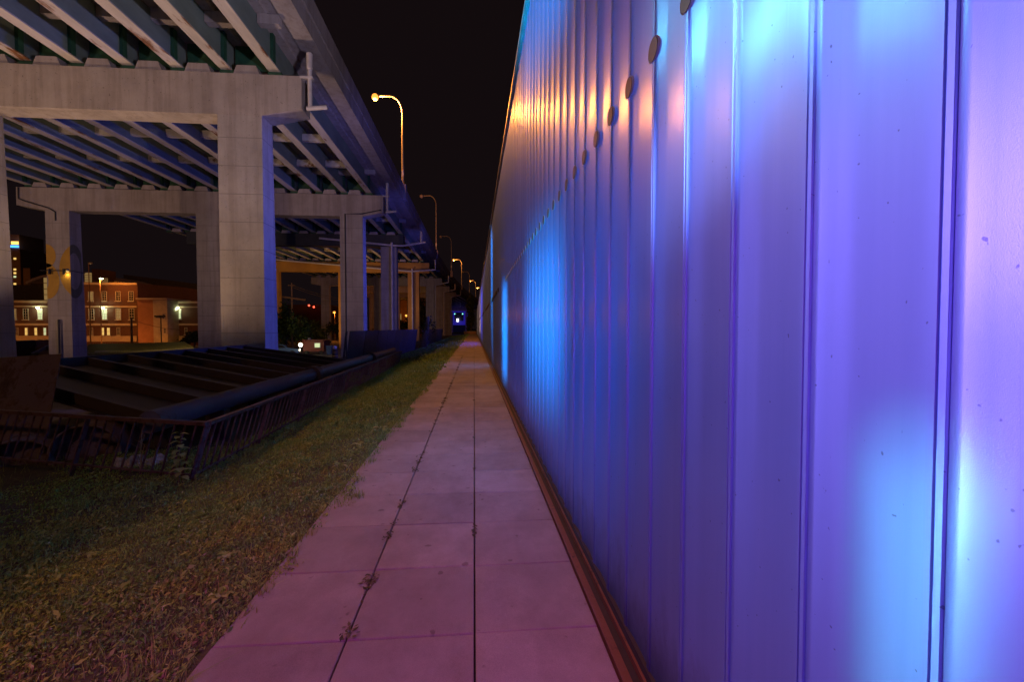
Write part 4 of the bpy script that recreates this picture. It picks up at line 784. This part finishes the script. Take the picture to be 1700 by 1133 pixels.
# red kiosk trailer, car, bin and bollard in the yard
def box_on(name, m, parent, u0, v0, u1, v1, Y, depth, bev=0):
    xa, z1 = wpos(u0, v0, Y); xb, z0 = wpos(u1, v1, Y); b = MB(); b.box(xa, xb, Y, Y+depth, z0, z1); return b.build(name, m, parent)
KY = 62.0
ks = empty('food_kiosk', None, 'red food kiosk with a lit serving hatch between the piers', 'kiosk')
box_on('kiosk_body', M['red'], ks, 503, 566, 538, 584, KY, 2.4); box_on('roof', M['red'], ks, 501, 564.6, 540, 565.9, KY-0.3, 3.0)
h = box_on('serving_hatch', M['frame'], ks, 521.5, 569.5, 532, 578, KY-0.06, 0.05); box_on('hatch_light', M['coolpane'], h, 522.5, 570.4, 531, 577, KY-0.08, 0.015)
box_on('vent', M['pale'], ks, 511, 561, 514.5, 564.5, KY+1, 0.4)
for u in (509, 533):
    x, z = wpos(u, 586, KY); b = MB(); b.tube([(x, KY-0.05, z), (x, KY+0.2, z)], 0.28, 14); b.build('wheel', M['tyre'], ks)
car = empty('parked_car', None, 'pale blue car with one bright headlight beside the red kiosk', 'car', loc=(onF(478,575,60).x, 60, -2.0), rz=R(18))
pr = [(-2.1,0.35),(2.1,0.35),(2.15,0.75),(1.5,0.9),(0.8,1.0),(0.3,1.42),(-1.1,1.45),(-1.7,1.0),(-2.15,0.9)]
b = MB(); b.prism([(x, -0.85, z) for x, z in pr], (0, 1.7, 0)); b.build('body', M['carblue'], car)
b = MB(); b.prism([(x, -0.87, z) for x, z in [(0.68,1.0),(0.25,1.36),(-1.05,1.38),(-1.5,1.0)]], (0, 1.74, 0)); b.build('window', M['glassdark'], car)
for x in (-1.35, 1.35):
    for yy in (-0.9, 0.7): b = MB(); b.tube([(x, yy, 0.33), (x, yy+0.2, 0.33)], 0.33, 16); b.build('wheel', M['tyre'], car)
for yy in (-0.6, 0.6): b = MB(); b.ball((2.16, yy, 0.68), 0.06, 0.2, 0.13); b.build('headlight', M['headlight'], car)
lamp('headlight_lamp', 'POINT', (onF(499,573,57.5).x, 57.2, 0.1), 30, (1,0.85,0.6), 0.12)
b = MB(); p = onF(499, 573, 57.6); b.ball(p, 0.28, 0.2, 0.28); b.tube([p + Vector((0,0.1,0)), (p.x, p.y+0.1, -2)], 0.05, 6)
e = empty('work_light', None, 'dazzling work light on a stand before the red kiosk', 'work light'); b2 = MB(); b2.ball(p, 0.26, 0.2, 0.26); b2.build('lamp_face', M['headlight'], e); b3 = MB(); b3.tube([(p.x,p.y+0.2,-2), (p.x,p.y+0.2,p.z)], 0.05, 6); b3.build('stand', M['wire'], e)
bn = empty('wheelie_bin', None, 'blue wheeled bin standing between the kiosk and the pier', 'bin'); p = onF(547, 585, 60); b = MB()
b.hexa([(p.x-0.25,p.y-0.25,-2),(p.x+0.25,p.y-0.25,-2),(p.x+0.25,p.y+0.25,-2),(p.x-0.25,p.y+0.25,-2)], [(p.x-0.35,p.y-0.35,-0.9),(p.x+0.35,p.y-0.35,-0.9),(p.x+0.35,p.y+0.35,-0.9),(p.x-0.35,p.y+0.35,-0.9)]); b.build('bin_body', M['bluebin'], bn)
b = MB(); b.box(p.x-0.38, p.x+0.38, p.y-0.4, p.y+0.38, -0.895, -0.8); b.build('lid', M['bluebin'], bn)
hy = empty('tyre_bollard', None, 'black stacked tyre bollard at the foot of the second pier column', 'bollard'); p = onF(556, 585, 42); b = MB()
for k in range(5): b.tube([(p.x, p.y, -2.0+0.32*k), (p.x, p.y, -1.72+0.32*k)], 0.30 - 0.015*k, 12)
b.build('post', M['blackbox'], hy)
b = MB(); b.ball((p.x, p.y, -0.3), 0.2, 0.2, 0.18); b.build('cap', M['white'], hy)

# ------------------------------------------------------------------ stage at the end, under a far cross bridge
SY = 262.0
sg = empty('light_stage', None, 'blue and violet lit stage with a bright white screen at the path end', 'stage')
box_on('backdrop', M['stageblue'], sg, 742, 517, 781, 541, SY, 0.4)  # back wall glows itself, the blue light on it put into emission
box_on('dark_panel', M['stagedark'], sg, 754.5, 519, 769.5, 533, SY-1.0, 0.3)
box_on('screen', M['stagewhite'], sg, 758, 529.5, 761.5, 534.5, SY-2, 0.2); box_on('apron', M['stagedark'], sg, 740, 540, 783, 552, SY-4, 2)
for u in (755, 768): c = onF(u, 521.5, SY-3); b = MB(); b.ball(c, 0.32, 0.3, 0.32); b.build('stage_lamp', M['stagegreen'], sg)
for u in (750.5, 774): box_on('column', M['pale'], sg, u-1.6, 518, u+1.6, 553, SY-6, 1.0)
lamp('stage_light', 'POINT', (onF(762,530,SY).x, SY-14, 5), 350, (0.15,0.1,1.0), 0.4)
fbz = empty('cross_bridge', None, 'far concrete cross beam above the lit stage', 'bridge')
box_on('beam', M['capc'], fbz, 738, 506, 782, 513, SY-10, 1.2); box_on('soffit_beam', M['stone'], fbz, 738, 513.3, 782, 516.5, SY-10, 4)
box_on('upper_deck', M['darksteel'], fbz, 720, 495, 800, 505.7, SY-10, 6)
ew = empty('end_wall', None, 'low reddish barrier closing the far end of the path', 'barrier'); b = MB(); b.box(-2.6, 0.6, PATH_END+0.3, PATH_END+0.7, -0.3, 0.55); b.build('barrier_body', M['amberwall'], ew); b = MB(); b.box(-2.7, 0.7, PATH_END+0.25, PATH_END+0.75, 0.553, 0.65); b.build('barrier_cap', M['stone'], ew)
